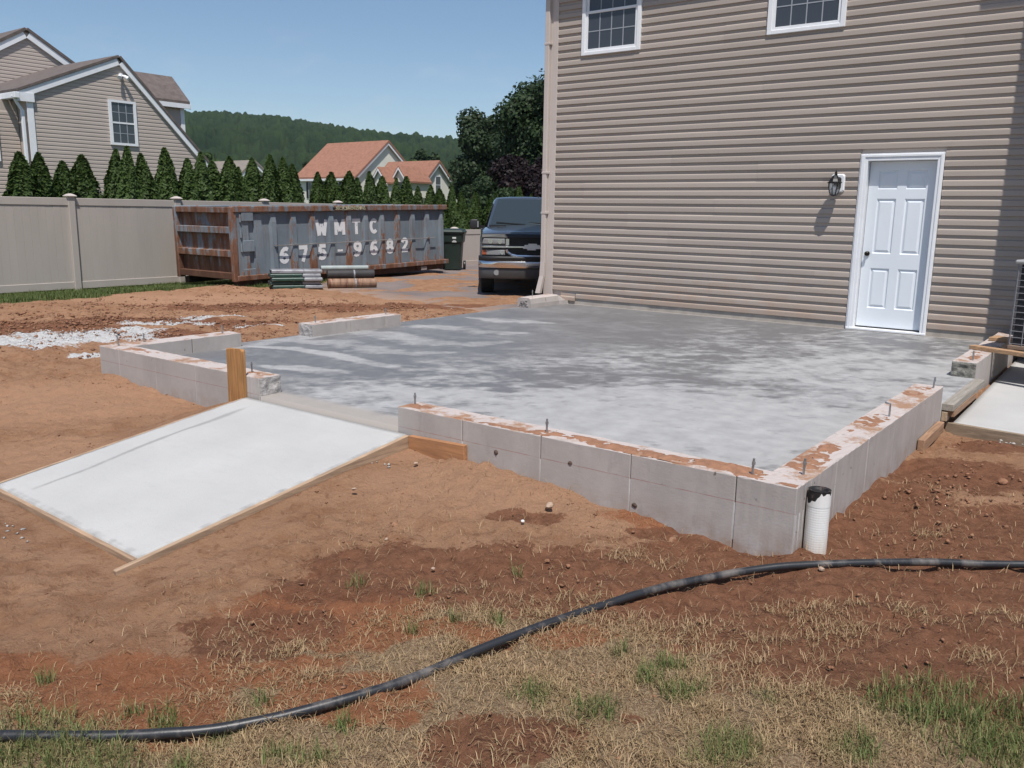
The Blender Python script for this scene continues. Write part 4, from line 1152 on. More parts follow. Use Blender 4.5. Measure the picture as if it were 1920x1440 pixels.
def letter(ch, u_, z_, h_):
    m = MB(); zz = 0.0; hw = .128*h_
    wid = max(x for st in GLYPH[ch] for x, y in st)/2
    for st in GLYPH[ch]:
        P_ = [Vector(((x-wid)*h_, (y-.5)*h_, 0)) for x, y in st]
        L_, R_l = [], []
        closed = (P_[0]-P_[-1]).length < 1e-4
        for i, p in enumerate(P_):
            a_ = P_[i-1] if i > 0 else (P_[-2] if closed else p); c_ = P_[i+1] if i < len(P_)-1 else (P_[1] if closed else p)
            d_ = (c_-a_).normalized(); n_ = Vector((-d_.y, d_.x, 0))*(hw*.55 if ch == '-' else hw)
            L_.append(p+n_+Vector((0,0,zz))); R_l.append(p-n_+Vector((0,0,zz)))
        for i in range(len(P_)-1): m.poly([R_l[i], R_l[i+1], L_[i+1], L_[i]])
        zz += .0005
    o = m.build('lettering', m_letter, dm, fix=False)
    o.location = (u_, .0665, z_); o.rotation_euler = (rad(90), 0, 0)
bay = [(rib_u[i]+rib_u[i+1])/2 for i in range(10)]
for ch, k in (('W',2),('M',3),('T',4),('C',5)): letter(ch, bay[k], 1.12, .34)
for ch, k in (('6',0),('7',1),('5',2),('-',3),('9',4),('6',5),('8',6),('2',7)): letter(ch, bay[k], .58+.010*k, .34)
# narrow warning sticker on the top rail
sg = MB().box(rib_u[3]+.1, rib_u[5]-.05, -.0245,-.0205,DH-.075,DH-.005).build('warning_sticker', mat('cream_sticker',(.62,.55,.36,1),.6), dm)
me = text_mesh('MAXIMUM LOADING LEVEL', .085, .002, .0, 1.0); me.materials.clear(); me.materials.append(m_dark)
o = link(bpy.data.objects.new('lettering', me), sg); o.location = ((rib_u[3]+rib_u[5])/2+.025, -.0265, DH-.04); o.rotation_euler = (rad(90),0,0)

# ------------------------------------------------------------------ trash cart
m_cart = mat('dark_green_plastic', (0.016,0.030,0.024,1), .5, .12, 6)
tp = on_z(846, 507, -.12)
tc_ = thing('trash_cart', 'dark green wheeled trash cart at the right end of the dumpster', 'trash cart', (tp[0]-.1, tp[1]+.2, -.119), rad(35))
def rrect(hx, hy, z, cx=0, cy=0, c_=.05): return [(cx-hx+c_,cy-hy,z),(cx+hx-c_,cy-hy,z),(cx+hx,cy-hy+c_,z),(cx+hx,cy+hy-c_,z),(cx+hx-c_,cy+hy,z),(cx-hx+c_,cy+hy,z),(cx-hx,cy+hy-c_,z),(cx-hx,cy-hy+c_,z)]
MB().loft([rrect(.21,.24,.03),rrect(.23,.27,.35),rrect(.25,.30,.72),rrect(.285,.33,.76),rrect(.30,.35,.96),rrect(.32,.37,.97),rrect(.32,.37,1.0)]).build('body', m_cart, tc_)
MB().loft([rrect(.325,.38,.995),rrect(.335,.39,1.02),rrect(.30,.34,1.07),rrect(.2,.24,1.10)]).build('lid', m_cart, tc_)
MB().tube([(-.22,.40,.94),(-.22,.47,.98),(.22,.47,.98),(.22,.40,.94)], .016, 8).build('handle', m_cart, tc_)
for s_ in (-1,1): MB().tube([(s_*.25,.26,.12),(s_*.31,.26,.12)], .12, 16).build('wheel', m_dark, tc_)
lab = thing_part('label', tc_); lab.location = (0,0,0)
m_lab = mat('white_print', (.72,.74,.72,1), .6)
for z_, w_, h_ in ((.865,.10,.045),(.80,.07,.02),(.765,.115,.03)): MB().poly([(.06-w_/2,-.340-(z_-.76)*.1,z_-h_/2),(.06+w_/2,-.340-(z_-.76)*.1,z_-h_/2),(.06+w_/2,-.341-(z_-.76)*.1-.004,z_+h_/2),(.06-w_/2,-.341-(z_-.76)*.1-.004,z_+h_/2)]).build('print_line', m_lab, lab)

# ------------------------------------------------------------------ roofing supplies
m_wrapg = mat('green_wrapper', (0.018,0.050,0.038,1), .4, .35, 6, col2=(.30,.34,.33,1), t2=(.60,.68), s2=7, st2=(1,1,3))
m_wrapw = mat('pale_wrapper', (0.27,0.28,0.30,1), .3, .2, 5, col2=(.16,.15,.17,1), t2=(.52,.62), s2=5, st2=(1,1,3))
m_shing = mat('dark_shingle_edges', (0.035,0.03,0.03,1), .85, .4, 30, (1,1,12))
s0 = on_z(512, 543, -.12)
bun_ang = ang + rad(-32)
for i in range(5):
    w_ = ('lowest','second lowest','third','fourth','fifth','topmost')[i]
    b_ = thing('shingle_bundle', f'{w_} green wrapped shingle bundle in the stack beside the dumpster' if i != 4 else 'topmost pale wrapped shingle bundle in the stack beside the dumpster', 'shingle bundle', (s0[0]-.05+random.uniform(-.03,.03), s0[1]+.02+random.uniform(-.03,.03), -.118+i*.075), bun_ang+random.uniform(-.04,.04), 'shingle bundles stacked by the dumpster')
    def cush(x0,x1,y0,y1,h,g=.012): return MB().loft([[(x0+g,y0+g,0),(x1-g,y0+g,0),(x1-g,y1-g,0),(x0+g,y1-g,0)],[(x0,y0,.018),(x1,y0,.018),(x1,y1,.018),(x0,y1,.018)],[(x0,y0,h-.018),(x1,y0,h-.018),(x1,y1,h-.018),(x0,y1,h-.018)],[(x0+g,y0+g,h),(x1-g,y0+g,h),(x1-g,y1-g,h),(x0+g,y1-g,h)]])
    cush(0,.62,0,.38,.073).build('wrapper_half', m_wrapw if i == 4 else m_wrapg, b_, .004)
    cush(.622,.98,.003,.377,.072).build('wrapper_half', m_wrapw, b_, .004)
    box('shingle_edge', m_shing, b_, -.012, -.001, .03, .35, .01, .062)
rdir = Vector((math.cos(bun_ang), math.sin(bun_ang), 0))
r0 = Vector((s0[0], s0[1], -.12)) + rdir*1.08 + Vector((-rdir.y, rdir.x, 0))*.10
def roll(label, off, z, r_, L, m, core=True, a2=0):
    p = r0 + off
    o = thing('underlayment_roll', label, 'roofing roll', (p.x, p.y, z), bun_ang+a2, 'roofing rolls beside the shingle stack')
    n = 18
    MB().tube([(0,0,0),(.006,0,0),(L-.006,0,0),(L,0,0)], [r_*.96,r_,r_,r_*.96], n).build('roll_body', m, o)
    MB().tube([(-.006,0,0),(.02,0,0)], r_*.35, 12).build('core', m_dark, o)
    MB().tube([(L*.55,0,0),(L*.55+.03,0,0)], r_+.003, n).build('band', m_wrapw, o)
m_tanroll = mat('tan_kraft_wrapper', (0.26,0.155,0.10,1), .7, .3, 5, (4,1,1), col2=(.14,.06,.035,1), t2=(.55,.62), s2=4)
m_blackroll = mat('black_felt', (0.035,0.032,0.034,1), .7, .3, 8)
m_greyroll = mat('grey_green_roll', (0.30,0.34,0.33,1), .6, .12, 8)
nrm = Vector((-rdir.y, rdir.x, 0))
roll('tan paper wrapped roll lying on the ground by the shingle stack', Vector((0,0,0)), -.118+.095, .095, .98, m_tanroll)
roll('black felt roll lying on top of the tan roll', nrm*.05, -.118+.19+.085, .088, .95, m_blackroll)
roll('thin pale grey green roll on top of the black felt roll', nrm*.05-rdir*.12, -.118+.352+.048, .048, .95, m_greyroll)

# ------------------------------------------------------------------ pickup truck
t = NT('dark_blue_grey_metallic'); 
vo = t.coords(False)
t.color(t.mix(t.ramp(t.noise(vo, 500, 2), .4, .6, 0, .25), (0.085,0.098,0.120,1), (0.17,0.185,0.21,1)))
t.b.inputs['Metallic'].default_value = .6; t.rough(.30); t.b.inputs['Coat Weight'].default_value = 1.0; t.b.inputs['Coat Roughness'].default_value = .06
m_paint = t.m
m_chrome = mat('chrome', (0.70,0.70,0.71,1), .18, .05, 5, metal=1.0)
m_tyre = mat('tyre_rubber', (0.014,0.014,0.014,1), .85, .2, 20)
m_trimblk = mat('black_trim', (0.014,0.014,0.015,1), .5, .15, 12)
m_wind = glass_mat('windscreen_glass', (0.030,0.042,0.050,1), .05)
m_lens = glass_mat('headlamp_lens', (0.24,0.245,0.25,1), .06)
m_amber = glass_mat('amber_lens', (0.30,0.075,0.03,1), .2)
tk_c = at_depth(998, 470, 15.95); 
yaw_t = math.atan2(CAM[1]-tk_c[1], CAM[0]-tk_c[0]) - rad(90) + rad(3)
truck = thing('pickup_truck', 'dark blue grey pickup truck facing the camera beside the house corner', 'pickup truck', (tk_c[0], tk_c[1], -.119), yaw_t)
# local: +y forward, x across, front bumper near y=0
def bsec(y, w, top, crown, zb=.48, sh=.06):
    L = [(-w+.02,zb),(-w,zb+.15),(-w,.80),(-w+.012,top-.16),(-w+.05,top-.05),(-w+.13,top-.012),(-w*.55,top+crown*.6),(0,top+crown)]
    pts = L + [(-x, z) for x, z in L[-2::-1]]
    return [(x, y, z) for x, z in pts]
body = MB().loft([bsec(-.20,.955,1.09,.015,.60),bsec(-.26,.968,1.140,.025,.55),bsec(-.40,.975,1.175,.03),bsec(-.8,.985,1.225,.04),bsec(-1.25,.99,1.265,.045),bsec(-1.42,.99,1.275,.02)])
autosmooth(body.build('hood', m_paint, truck), 40)
def csec(y, w, zb=.42): return [(x, y, z) for x, z in ((-w+.03,zb),(-w,zb+.2),(-w,.85),(-w+.02,1.10),(-w+.06,1.18),(w-.06,1.18),(w-.02,1.10),(w,.85),(w,zb+.2),(w-.03,zb))]
autosmooth(MB().loft([csec(-1.40,.985),csec(-3.25,.985)]).build('cab_body', m_paint, truck), 40)
bd = MB(); 
for s_ in (-1,1): bd.box(*sorted((s_*.985,s_*.90)),-5.55,-3.30,.50,1.20)
bd.box(-.9,.9,-5.55,-5.48,.50,1.20); bd.box(-.9,.9,-3.36,-3.30,.50,1.20); bd.box(-.9,.9,-5.5,-3.3,.55,.62)
bd.build('cargo_bed', m_paint, truck, .015)
# greenhouse
def gsec(y, wb, wt, zb, zt): 
    return [(-wb,y,zb),(-wt-.03,y,zt-.07),(-wt+.03,y,zt-.015),(-wt*.5,y,zt+.008),(0,y,zt+.015),(wt*.5,y,zt+.008),(wt-.03,y,zt-.015),(wt+.03,y,zt-.07),(wb,y,zb)]
gh = MB().loft([[(-.84,-1.36,1.235),(-.83,-1.37,1.24),(-.80,-1.375,1.25),(-.4,-1.33,1.26),(0,-1.31,1.265),(.4,-1.33,1.26),(.80,-1.375,1.25),(.83,-1.37,1.24),(.84,-1.36,1.235)], gsec(-2.05,.90,.66,1.17,1.83), gsec(-2.25,.91,.675,1.17,1.862), gsec(-2.9,.91,.67,1.17,1.855), gsec(-3.15,.90,.65,1.17,1.81), gsec(-3.25,.90,.72,1.17,1.20)])
autosmooth(gh.build('cab_roof', m_paint, truck), 50)
# windscreen, set just proud of the cab shell
ws = MB(); n = 8
for i in range(n):
    for j in range(3): pass
rows_ = []
for j in range(5):
    tt = j/4; row = []
    for i in range(n+1):
        s_ = -1+2*i/n
        wb = .785*(1-tt)+.615*tt
        y = (-1.345*(1-tt) - 2.03*tt) - .055*(s_*s_) + .018 
        z = 1.285*(1-tt)+1.800*tt + .012*math.sin(math.pi*tt) + .02
        row.append((s_*wb, y+.012, z))
    rows_.append(row)
for j in range(4):
    for i in range(n): ws.poly([rows_[j][i], rows_[j][i+1], rows_[j+1][i+1], rows_[j+1][i]])
ws.build('windscreen', m_wind, truck, smooth=True)
for s_ in (-1,1):
    MB().poly([(s_*.905,-1.62,1.21),(s_*.912,-2.62,1.21),(s_*.752,-2.60,1.75),(s_*.752,-2.12,1.75)]).build('side_window', m_wind, truck)
    MB().poly([(s_*.912,-2.68,1.21),(s_*.910,-3.12,1.21),(s_*.755,-3.02,1.74),(s_*.752,-2.66,1.75)]).build('side_window', m_wind, truck)
    mi = MB().loft([[(s_*x, y, z) for x, z in ((.99,1.22),(1.17,1.21),(1.20,1.26),(1.18,1.40),(1.04,1.41),(1.0,1.36))] for y in (-1.50,-1.58)])
    mo = mi.build('mirror', m_trimblk, truck, .02, True, 2)
    box('signal_lens', m_lens, mo, *sorted((s_*1.015, s_*1.04)), -1.499, -1.488, 1.25, 1.37)
    MB().bar((s_*.90,-1.62,1.25),(s_*1.02,-1.55,1.27),.05,.06).build('mirror_arm', m_trimblk, mo)
# wipers and cowl
box('cowl', m_trimblk, truck, -.80, .80, -1.40, -1.31, 1.265, 1.300)
for x0_, x1_ in ((-.62,.02),(.08,.66)): MB().bar((x0_,-1.300,1.318),(x1_,-1.385,1.355),.018,.02).build('wiper', m_trimblk, truck)
for x_ in (-.30,-.22): box('roof_marker', m_trimblk, truck, x_-.012, x_+.012, -2.12, -2.08, 1.86, 1.90)
# hood bulge lines
autosmooth(MB().loft([[(x*k,y,z+dz) for x,dz in ((-.52,-.03),(-.46,.012),(-.2,.02),(0,.022),(.2,.02),(.46,.012),(.52,-.03))] for y,z,k in ((-.32,1.172,.9),(-.7,1.238,1.0),(-1.22,1.290,1.0))]).build('hood_bulge', m_paint, truck), 40)
# front fascia
box('grille_back', m_trimblk, truck, -.93, .93, -.22, -.17, .72, 1.10)
gb = MB()
for z_ in (1.075,1.05,1.025,1.0,.975): gb.box(-.52,.52,-.172,-.155,z_-.004,z_+.004)
for z_ in (.875,.85,.825): gb.box(-.46,.46,-.172,-.155,z_-.004,z_+.004)
gb.build('grille_bars', m_dark, truck)
MB().loft([[(-.94,-.20,1.085),(.94,-.20,1.085),(.94,-.15,1.085),(.55,-.11,1.085),(-.55,-.11,1.085),(-.94,-.15,1.085)],[(-.95,-.24,1.16),(.95,-.24,1.16),(.94,-.19,1.15),(.55,-.14,1.155),(-.55,-.14,1.155),(-.94,-.19,1.15)]]).build('hood_lip', m_trimblk, truck, .008)
for s_ in (-1,1):
    hl = MB().loft([[(s_*.50,-.155,.968),(s_*.50,-.150,1.075),(s_*.93,-.21,1.075),(s_*.945,-.215,.968)],[(s_*.505,-.115,.972),(s_*.51,-.112,1.068),(s_*.90,-.150,1.068),(s_*.925,-.165,.972)]]).build('headlight', m_lens, truck, .01)
    for x_ in (.60,.78):
        MB().tube([(s_*x_,-.128-.06*(x_-.5),1.02),(s_*x_,-.108-.06*(x_-.5),1.02)], [.036,.046], 14).build('lamp_bowl', m_chrome, hl)
    box('headlight_trim', m_chrome, truck, *sorted((s_*.42,s_*.495)), -.16, -.118, .945, 1.078, .01)
    lo = MB().loft([[(s_*.50,-.16,.76),(s_*.50,-.155,.865),(s_*.94,-.21,.865),(s_*.945,-.215,.76)],[(s_*.505,-.125,.765),(s_*.51,-.122,.86),(s_*.84,-.150,.86),(s_*.84,-.155,.765)]]).build('lower_lamp', m_lens, truck, .008)
    box('turn_signal', m_amber, lo, *sorted((s_*.845,s_*.935)), -.205, -.158, .768, .858, .006)
    MB().tube([(s_*.56,-.13,.812),(s_*.56,-.115,.812)], .038, 14).build('lamp_bowl', m_chrome, lo)
    wt_ = MB(); wt_.tube([(s_*.47,-.135,.87),(s_*.45,-.13,.82),(s_*.38,-.125,.775),(s_*.28,-.12,.752),(0,-.118,.75)], .034, 8)
    wt_.build('grille_surround', m_chrome, truck)
    ff_ = MB().tube([(s_*.66,-.06,.445),(s_*.66,-.045,.445)], .052, 14).build('fog_lamp', m_lens, truck)
    box('tow_hook_slot', m_dark, truck, *sorted((s_*.30,s_*.46)), -.075, -.052, .40, .50, .01)
MB().loft([[(x,-.16,z) for x,z in ((-.95,.905),(.95,.905),(.95,.935),(-.95,.935))],[(x,-.112,z) for x,z in ((-.90,.900),(.90,.900),(.90,.938),(-.90,.938))]]).build('chrome_bar', m_chrome, truck, .006)
# bow-tie shaped emblem
em = [(-.165,-.036),(-.07,-.036),(-.07,-.06),(.09,-.06),(.09,-.036),(.165,-.036),(.14,.036),(.07,.036),(.07,.06),(-.09,.06),(-.09,.036),(-.14,.036)]
MB().prism([(x,-.112,.925+z) for x,z in em], (0,.028,0)).build('emblem', mat('satin_badge',(.72,.72,.70,1),.4,.05,10,metal=.3), truck)
# bumper
def bump(z0_, z1_, off, m, nm, bev=.012):
    P0 = [(-1.0,-.42),(-.99,-.22),(-.90,-.10),(-.6,-.03),(0,-.0),(.6,-.03),(.90,-.10),(.99,-.22),(1.0,-.42),(.93,-.42),(.9,-.2),(.55,-.12),(0,-.10),(-.55,-.12),(-.9,-.2),(-.93,-.42)]
    o_ = MB().loft([[(x,y+off,z0_) for x,y in P0],[(x,y+off+.02,z0_+.03) for x,y in P0],[(x,y+off+.02,z1_-.02) for x,y in P0],[(x,y+off,z1_) for x,y in P0]]).build(nm, m, truck)
    return autosmooth(o_, 40)
bump(.660,.745,.0,m_trimblk,'bumper_pad'); bump(.535,.658,.01,m_chrome,'bumper'); bump(.33,.533,-.03,mat('grey_valance',(.055,.055,.058,1),.4,.1,8),'valance')
box('license_bracket', m_chrome, truck, -.13, .13, .02, .038, .585, .63, .004)
# wheels
def wheel(x_, y_):
    w_ = thing_part('wheel', truck); w_.location = (x_, y_, .39)
    MB().tube([(-.13,0,0),(-.11,0,0),(.11,0,0),(.13,0,0)], [.35,.39,.39,.35], 28).build('tyre', m_tyre, w_)
    MB().tube([(-.134,0,0),(.134,0,0)], .225, 20).build('rim', m_chrome, w_)
    MB().tube([(-.142,0,0),(.142,0,0)], .06, 12).build('hub', m_trimblk, w_)
for x_ in (-.83,.83):
    wheel(x_, -.95); wheel(x_, -4.6)
box('underbody', m_dark, truck, -.80, .80, -5.4, -.25, .36, .60)

# ------------------------------------------------------------------ neighbour's house
NXp = -25.34
nb = thing('neighbour_house', 'tan sided neighbour house with white rake boards behind the fence at left', 'house', (NXp, 10.70, -.3))
m_sidef = mat('tan_siding_far', (0.43,0.365,0.32,1), .65, .05, 1, geo=True)
yl, zl, yp, zp, yr, zr = -2.75, 4.98, .07, 6.20, 3.24, 2.95
def span(z):
    a_ = yl if z <= zl else yl + (yp-yl)*(z-zl)/(zp-zl)
    b_ = yr if z <= zr else yr + (yp-yr)*(z-zr)/(zp-zr)
    return a_, b_
def lap_rows(rows, ex, fn, dep=.018):
    """real clapboard rows on the plane x=0 facing +x; fn(z) gives the y range"""
    V, F = [], []
    for r in range(rows):
        z0, z1 = r*ex, (r+1)*ex
        a0, b0 = fn(z0); a1, b1 = fn(z1)
        if b1-a1 < .05: break
        k = len(V)
        V += [(dep,a0,z0),(dep,b0,z0),(dep*.9,b0+(b1-b0)*.5,z0+ex*.55),(dep*.9,a0+(a1-a0)*.5,z0+ex*.55),(.003,a1,z1),(.003,b1,z1),(.0,a0,z0),(.0,b0,z0)]
        F += [(k,k+1,k+2,k+3),(k+3,k+2,k+5,k+4),(k+6,k+7,k+1,k)]
    return V, F
V, F = lap_rows(54, EX, span)
me = bpy.data.meshes.new('siding'); me.from_pydata(V, [], F); me.materials.append(m_sidef); me.update()
tag(link(bpy.data.objects.new('siding', me), nb), kind='stuff')
# siding of the main house's wing, outside the frame
for fn_, rng_ in ((lambda v: (.294-v[0], v[1], v[2]-.2), (HW-.70, HW)), (lambda v: (v[1], HW-.701-v[0], v[2]-.2), (.295, 4.5))):
    V, F = lap_rows(53, EX, lambda z: rng_)
    me = bpy.data.meshes.new('wing_siding'); me.from_pydata([fn_(v) for v in V], [], F); me.materials.append(m_siding); me.update()
    tag(link(bpy.data.objects.new('wing_siding', me), house), kind='stuff')
# body and roof volumes, running away from the camera (-x)
Lh = 9.0
MB().prism([(-.01,yl,0),(-.01,yl,zl),(-.01,yp,zp),(-.01,yr,zr),(-.01,yr,0)], (-Lh,0,0)).build('wall', m_sidef, nb)
def roof_slab(parent, p, q, x0_, x1_, th=.14, m=m_roof_brown, nm='roof'):
    (ya_, za_), (yb_, zb_) = p, q
    dv = Vector((0, yb_-ya_, zb_-za_)).normalized(); nn = Vector((0,-dv.z,dv.y)); 
    if nn.z < 0: nn = -nn
    P_ = [Vector((x0_,ya_,za_)), Vector((x0_,yb_,zb_)), Vector((x0_,yb_,zb_))+nn*th, Vector((x0_,ya_,za_))+nn*th]
    return MB().prism(P_, (x1_-x0_,0,0)).build(nm, m, parent)
sl = (zp-zl)/(yp-yl); sr = (zp-zr)/(yr-yp)
roof_slab(nb, (yl-.28, zl-.28*sl+.02), (yp, zp+.02), -Lh, .12, .07)
roof_slab(nb, (yr+.25, zr-.25*sr+.02), (yp, zp+.02), -Lh, .12, .07)
for (ya_, za_, yb_, zb_) in ((yl-.28, zl-.28*sl, yp, zp), (yr+.25, zr-.25*sr, yp, zp)):
    roof_slab(nb, (ya_, za_-.20), (yb_, zb_-.20), .022, .09, .19, m_white, 'rake_board')
box('eave_return', m_white, nb, .0, .11, yl-.30, yl+.18, zl-.36, zl-.12)
box('eave_return', m_white, nb, .0, .11, yr-.05, yr+.27, zr-.45, zr-.18)
box('corner_board', m_white, nb, .02, .05, yl-.02, yl+.16, 0, zl-.36, .004)
box('corner_board', m_white, nb, .02, .05, yr-.13, yr+.01, 0, zr-.45, .004)
nds = box('downspout', m_white, nb, .0, .08, yl-.20, yl-.11, 0, zl-.6, .01)
MB().tube([(.04,yl-.15,zl-.62),(.04,yl-.28,zl-.42),(.1,yl-.40,zl-.22)], .045, 8).build('elbow', m_white, nds)
box('gutter', m_white, nb, -Lh, .25, yl-.42, yl-.28, zl-.30, zl-.14, .01)
# window on the gable
def xwindow(parent, y0, y1, z0, z1, x_=.02, f=.09, cols=3, rows=4):
    w_ = thing_part('window', parent)
    m = MB(); m.box(x_,x_+.05,y0,y0+f,z0,z1); m.box(x_,x_+.05,y1-f,y1,z0,z1); m.box(x_,x_+.05,y0+f,y1-f,z0,z0+f*.8); m.box(x_,x_+.05,y0+f,y1-f,z1-f*.8,z1)
    m.build('frame', m_white, w_)
    zm = (z0+z1)/2
    box('meeting_rail', m_white, w_, x_, x_+.035, y0+f, y1-f, zm-.025, zm+.025)
    for a_, b_ in ((z0+f*.8, zm-.025),(zm+.025, z1-f*.8)):
        box('pane', m_pane_far, w_, x_, x_+.02, y0+f, y1-f, a_, b_)
        gm = MB()
        for i in range(1,cols): yy = y0+f+(y1-y0-2*f)*i/cols; gm.box(x_+.021,x_+.026,yy-.012,yy+.012,a_,b_)
        zz = (a_+b_)/2; gm.box(x_+.0205,x_+.0265,y0+f,y1-f,zz-.010,zz+.010)
        gm.build('grille', m_grid, w_)
    return w_
xwindow(nb, -.36, .53, 3.60, 4.95)
# flood light under the peak
fl = thing_part('flood_light', nb)
MB().lathe([(.06,0),(.06,.05),(.02,.06)], 10, (.06,.10,5.70)).build('mount', m_white, fl)
for s_ in (-1,1): MB().tube([(.08,.10,5.70),(.16,.10+s_*.08,5.66),(.24,.10+s_*.14,5.60)], [.02,.05,.065], 10).build('lamp_head', m_white, fl)
# side wall of the lower ell at the far left, and its window
box('side_wall', m_sidef, nb, -3.5, -.6, yl-3.5, yl-.02, 0, zl-.3)
V, F = lap_rows(38, EX, lambda z: (yl-3.5, yl-.02))
me = bpy.data.meshes.new('siding'); me.from_pydata([(v[0]-.59, v[1], v[2]) for v in V], [], F); me.materials.append(m_sidef); me.update()
tag(link(bpy.data.objects.new('siding', me), nb), kind='stuff')
xwindow(nb, yl-1.42, yl-.62, 2.95, 4.15, -.56)
# taller gable behind
bk = 1.9; x_b = -4.2
def to_plane(px, py, xw):
    q = ray(px, py); s_ = (xw-CAM[0])/q[0]; p = CAM+q*s_; return p[1]-10.70, p[2]+.3
py_, pz_ = to_plane(47, 58, NXp+x_b); ry_, rz_ = to_plane(137, 124, NXp+x_b)
slp = (pz_-rz_)/(ry_-py_); hw_ = 4.2
def span2(z):
    if z >= pz_: return 0, 0
    w_ = min(hw_, (pz_-z)/slp); return py_-w_, py_+w_
V, F = lap_rows(75, EX, span2)
me = bpy.data.meshes.new('siding'); me.from_pydata([(v[0]+x_b, v[1], v[2]) for v in V if True], [], F); me.materials.append(m_sidef); me.update()
tag(link(bpy.data.objects.new('siding', me), nb), kind='stuff')
zb_ = pz_-hw_*slp
MB().prism([(x_b-.02,py_-hw_,0),(x_b-.02,py_-hw_,zb_),(x_b-.02,py_,pz_),(x_b-.02,py_+hw_,zb_),(x_b-.02,py_+hw_,0)], (-8,0,0)).build('main_block', m_sidef, nb)
for s_ in (-1,1):
    roof_slab(nb, (py_+s_*(hw_+.3), zb_-.3*slp+.02), (py_, pz_+.02), x_b-8, x_b+.12, .09)
    roof_slab(nb, (py_+s_*(hw_+.3), zb_-.3*slp-.22), (py_, pz_-.22), x_b+.022, x_b+.09, .20, m_white, 'rake_board')
# dormer on the right-hand slope
dn = thing_part('dormer', nb)
xe_, xr_ = -1.0, -2.0
y_e, z_e = to_plane(352, 196, NXp+xe_)
y_r, z_r = to_plane(327, 150, NXp+xr_)
y_f = (y_e+y_r)/2; bk_ = 2.3
for sx_ in (1, -1):
    xo = xr_ + sx_*(xe_-xr_)
    up_ = Vector((0, 0, .10))
    P_ = [Vector((xr_,y_f,z_r)), Vector((xo,y_f,z_e)), Vector((xo,y_f,z_e))+up_, Vector((xr_,y_f,z_r))+up_]
    MB().prism(P_, (0,-bk_,0)).build('dormer_roof', m_roof_brown, dn)
    P_ = [Vector((xr_,y_f+.03,z_r-.16)), Vector((xo,y_f+.03,z_e-.16)), Vector((xo,y_f+.03,z_e+.02)), Vector((xr_,y_f+.03,z_r+.02))]
    MB().prism(P_, (0,-.06,0)).build('rake_board', m_white, dn)
wx = xe_-.18
MB().prism([(wx,y_f-.14,2.9),(wx,y_f-.14,z_e+.05),(xr_,y_f-.14,z_r-.05),(2*xr_-wx,y_f-.14,z_e+.05),(2*xr_-wx,y_f-.14,2.9)], (0,-bk_+.3,0)).build('dormer_wall', m_sidef, dn)
box('fascia', m_white, dn, xe_-.05, xe_+.02, y_f-bk_, y_f, z_e-.14, z_e+.01)
box('corner_board', m_white, dn, wx-.02, wx+.02, y_f-.28, y_f-.13, 2.9, z_e-.05)

# ------------------------------------------------------------------ far houses
def far_frame(px, py, d): 
    return at_depth(px, py, d)
D0 = 92.0
fh = thing('far_house', 'cream house with terracotta shingle roof and dormered garage beyond the hedge', 'house', (0,0,0))
pk = at_depth(725,268,D0); rl = at_depth(597,272,D0+2.5)
ridge = Vector((rl[0]-pk[0], rl[1]-pk[1], 0)); RLn = ridge.length; rdx = ridge.normalized()
gdx = Vector((rdx.y, -rdx.x, 0))
if gdx.dot(Vector((CF[0],CF[1],0))) > 0: gdx = -gdx
# choose axes so that ridge recedes left and the gable faces right
th_ = rad(38)
vd = Vector((CF[0],CF[1],0)).normalized(); vr = Vector((CR[0],CR[1],0)).normalized()
rdx = (-vr*math.cos(th_) + vd*math.sin(th_)).normalized()
gdx = (-vr*math.sin(th_) - vd*math.cos(th_)).normalized()      # toward the front eave (camera side)
RLn = 128*D0/1610.2/math.cos(th_)
Pk = Vector((pk[0],pk[1],pk[2])); zE = at_depth(672,333,D0)[2]
rise = Pk.z - zE
hwid = 53*D0/1610.2/math.sin(th_)*.92
zg0 = -1.0
def LP(a, b, z): 
    p = Pk + rdx*a + gdx*b; return (p.x, p.y, z)
def house_block(parent, a0, a1, hw, ztop, ze, bo=0.0, mroof=m_roof_red):
    w1 = MB().prism([LP(a0,bo-hw,zg0),LP(a0,bo+hw,zg0),LP(a0,bo+hw,ze),LP(a0,bo,ztop),LP(a0,bo-hw,ze)], rdx*(a1-a0)).build('wall', m_cream, parent)
    for s_ in (-1,1):
        sl_ = (ztop-ze)/hw; o_ = .35
        P_ = [Vector(LP(a0-.35,bo,ztop+.05)),Vector(LP(a0-.35,bo+s_*(hw+o_),ze-o_*sl_+.05)),Vector(LP(a0-.35,bo+s_*(hw+o_),ze-o_*sl_+.28)),Vector(LP(a0-.35,bo,ztop+.28))]
        MB().prism(P_, rdx*(a1-a0+.7)).build('roof', mroof, parent)
        P_ = [Vector(LP(a0-.30,bo,ztop-.22)),Vector(LP(a0-.30,bo+s_*(hw+o_),ze-o_*sl_-.22)),Vector(LP(a0-.30,bo+s_*(hw+o_),ze-o_*sl_+.04)),Vector(LP(a0-.30,bo,ztop+.04))]
        MB().prism(P_, rdx*.12).build('rake_board', m_white, parent)
        MB().bar(LP(a0,bo+s_*(hw+.33),ze-.33*sl_-.02),LP(a1,bo+s_*(hw+.33),ze-.33*sl_-.02),.12,.22).build('fascia', m_white, parent)
house_block(fh, 0, RLn, hwid, Pk.z, zE)
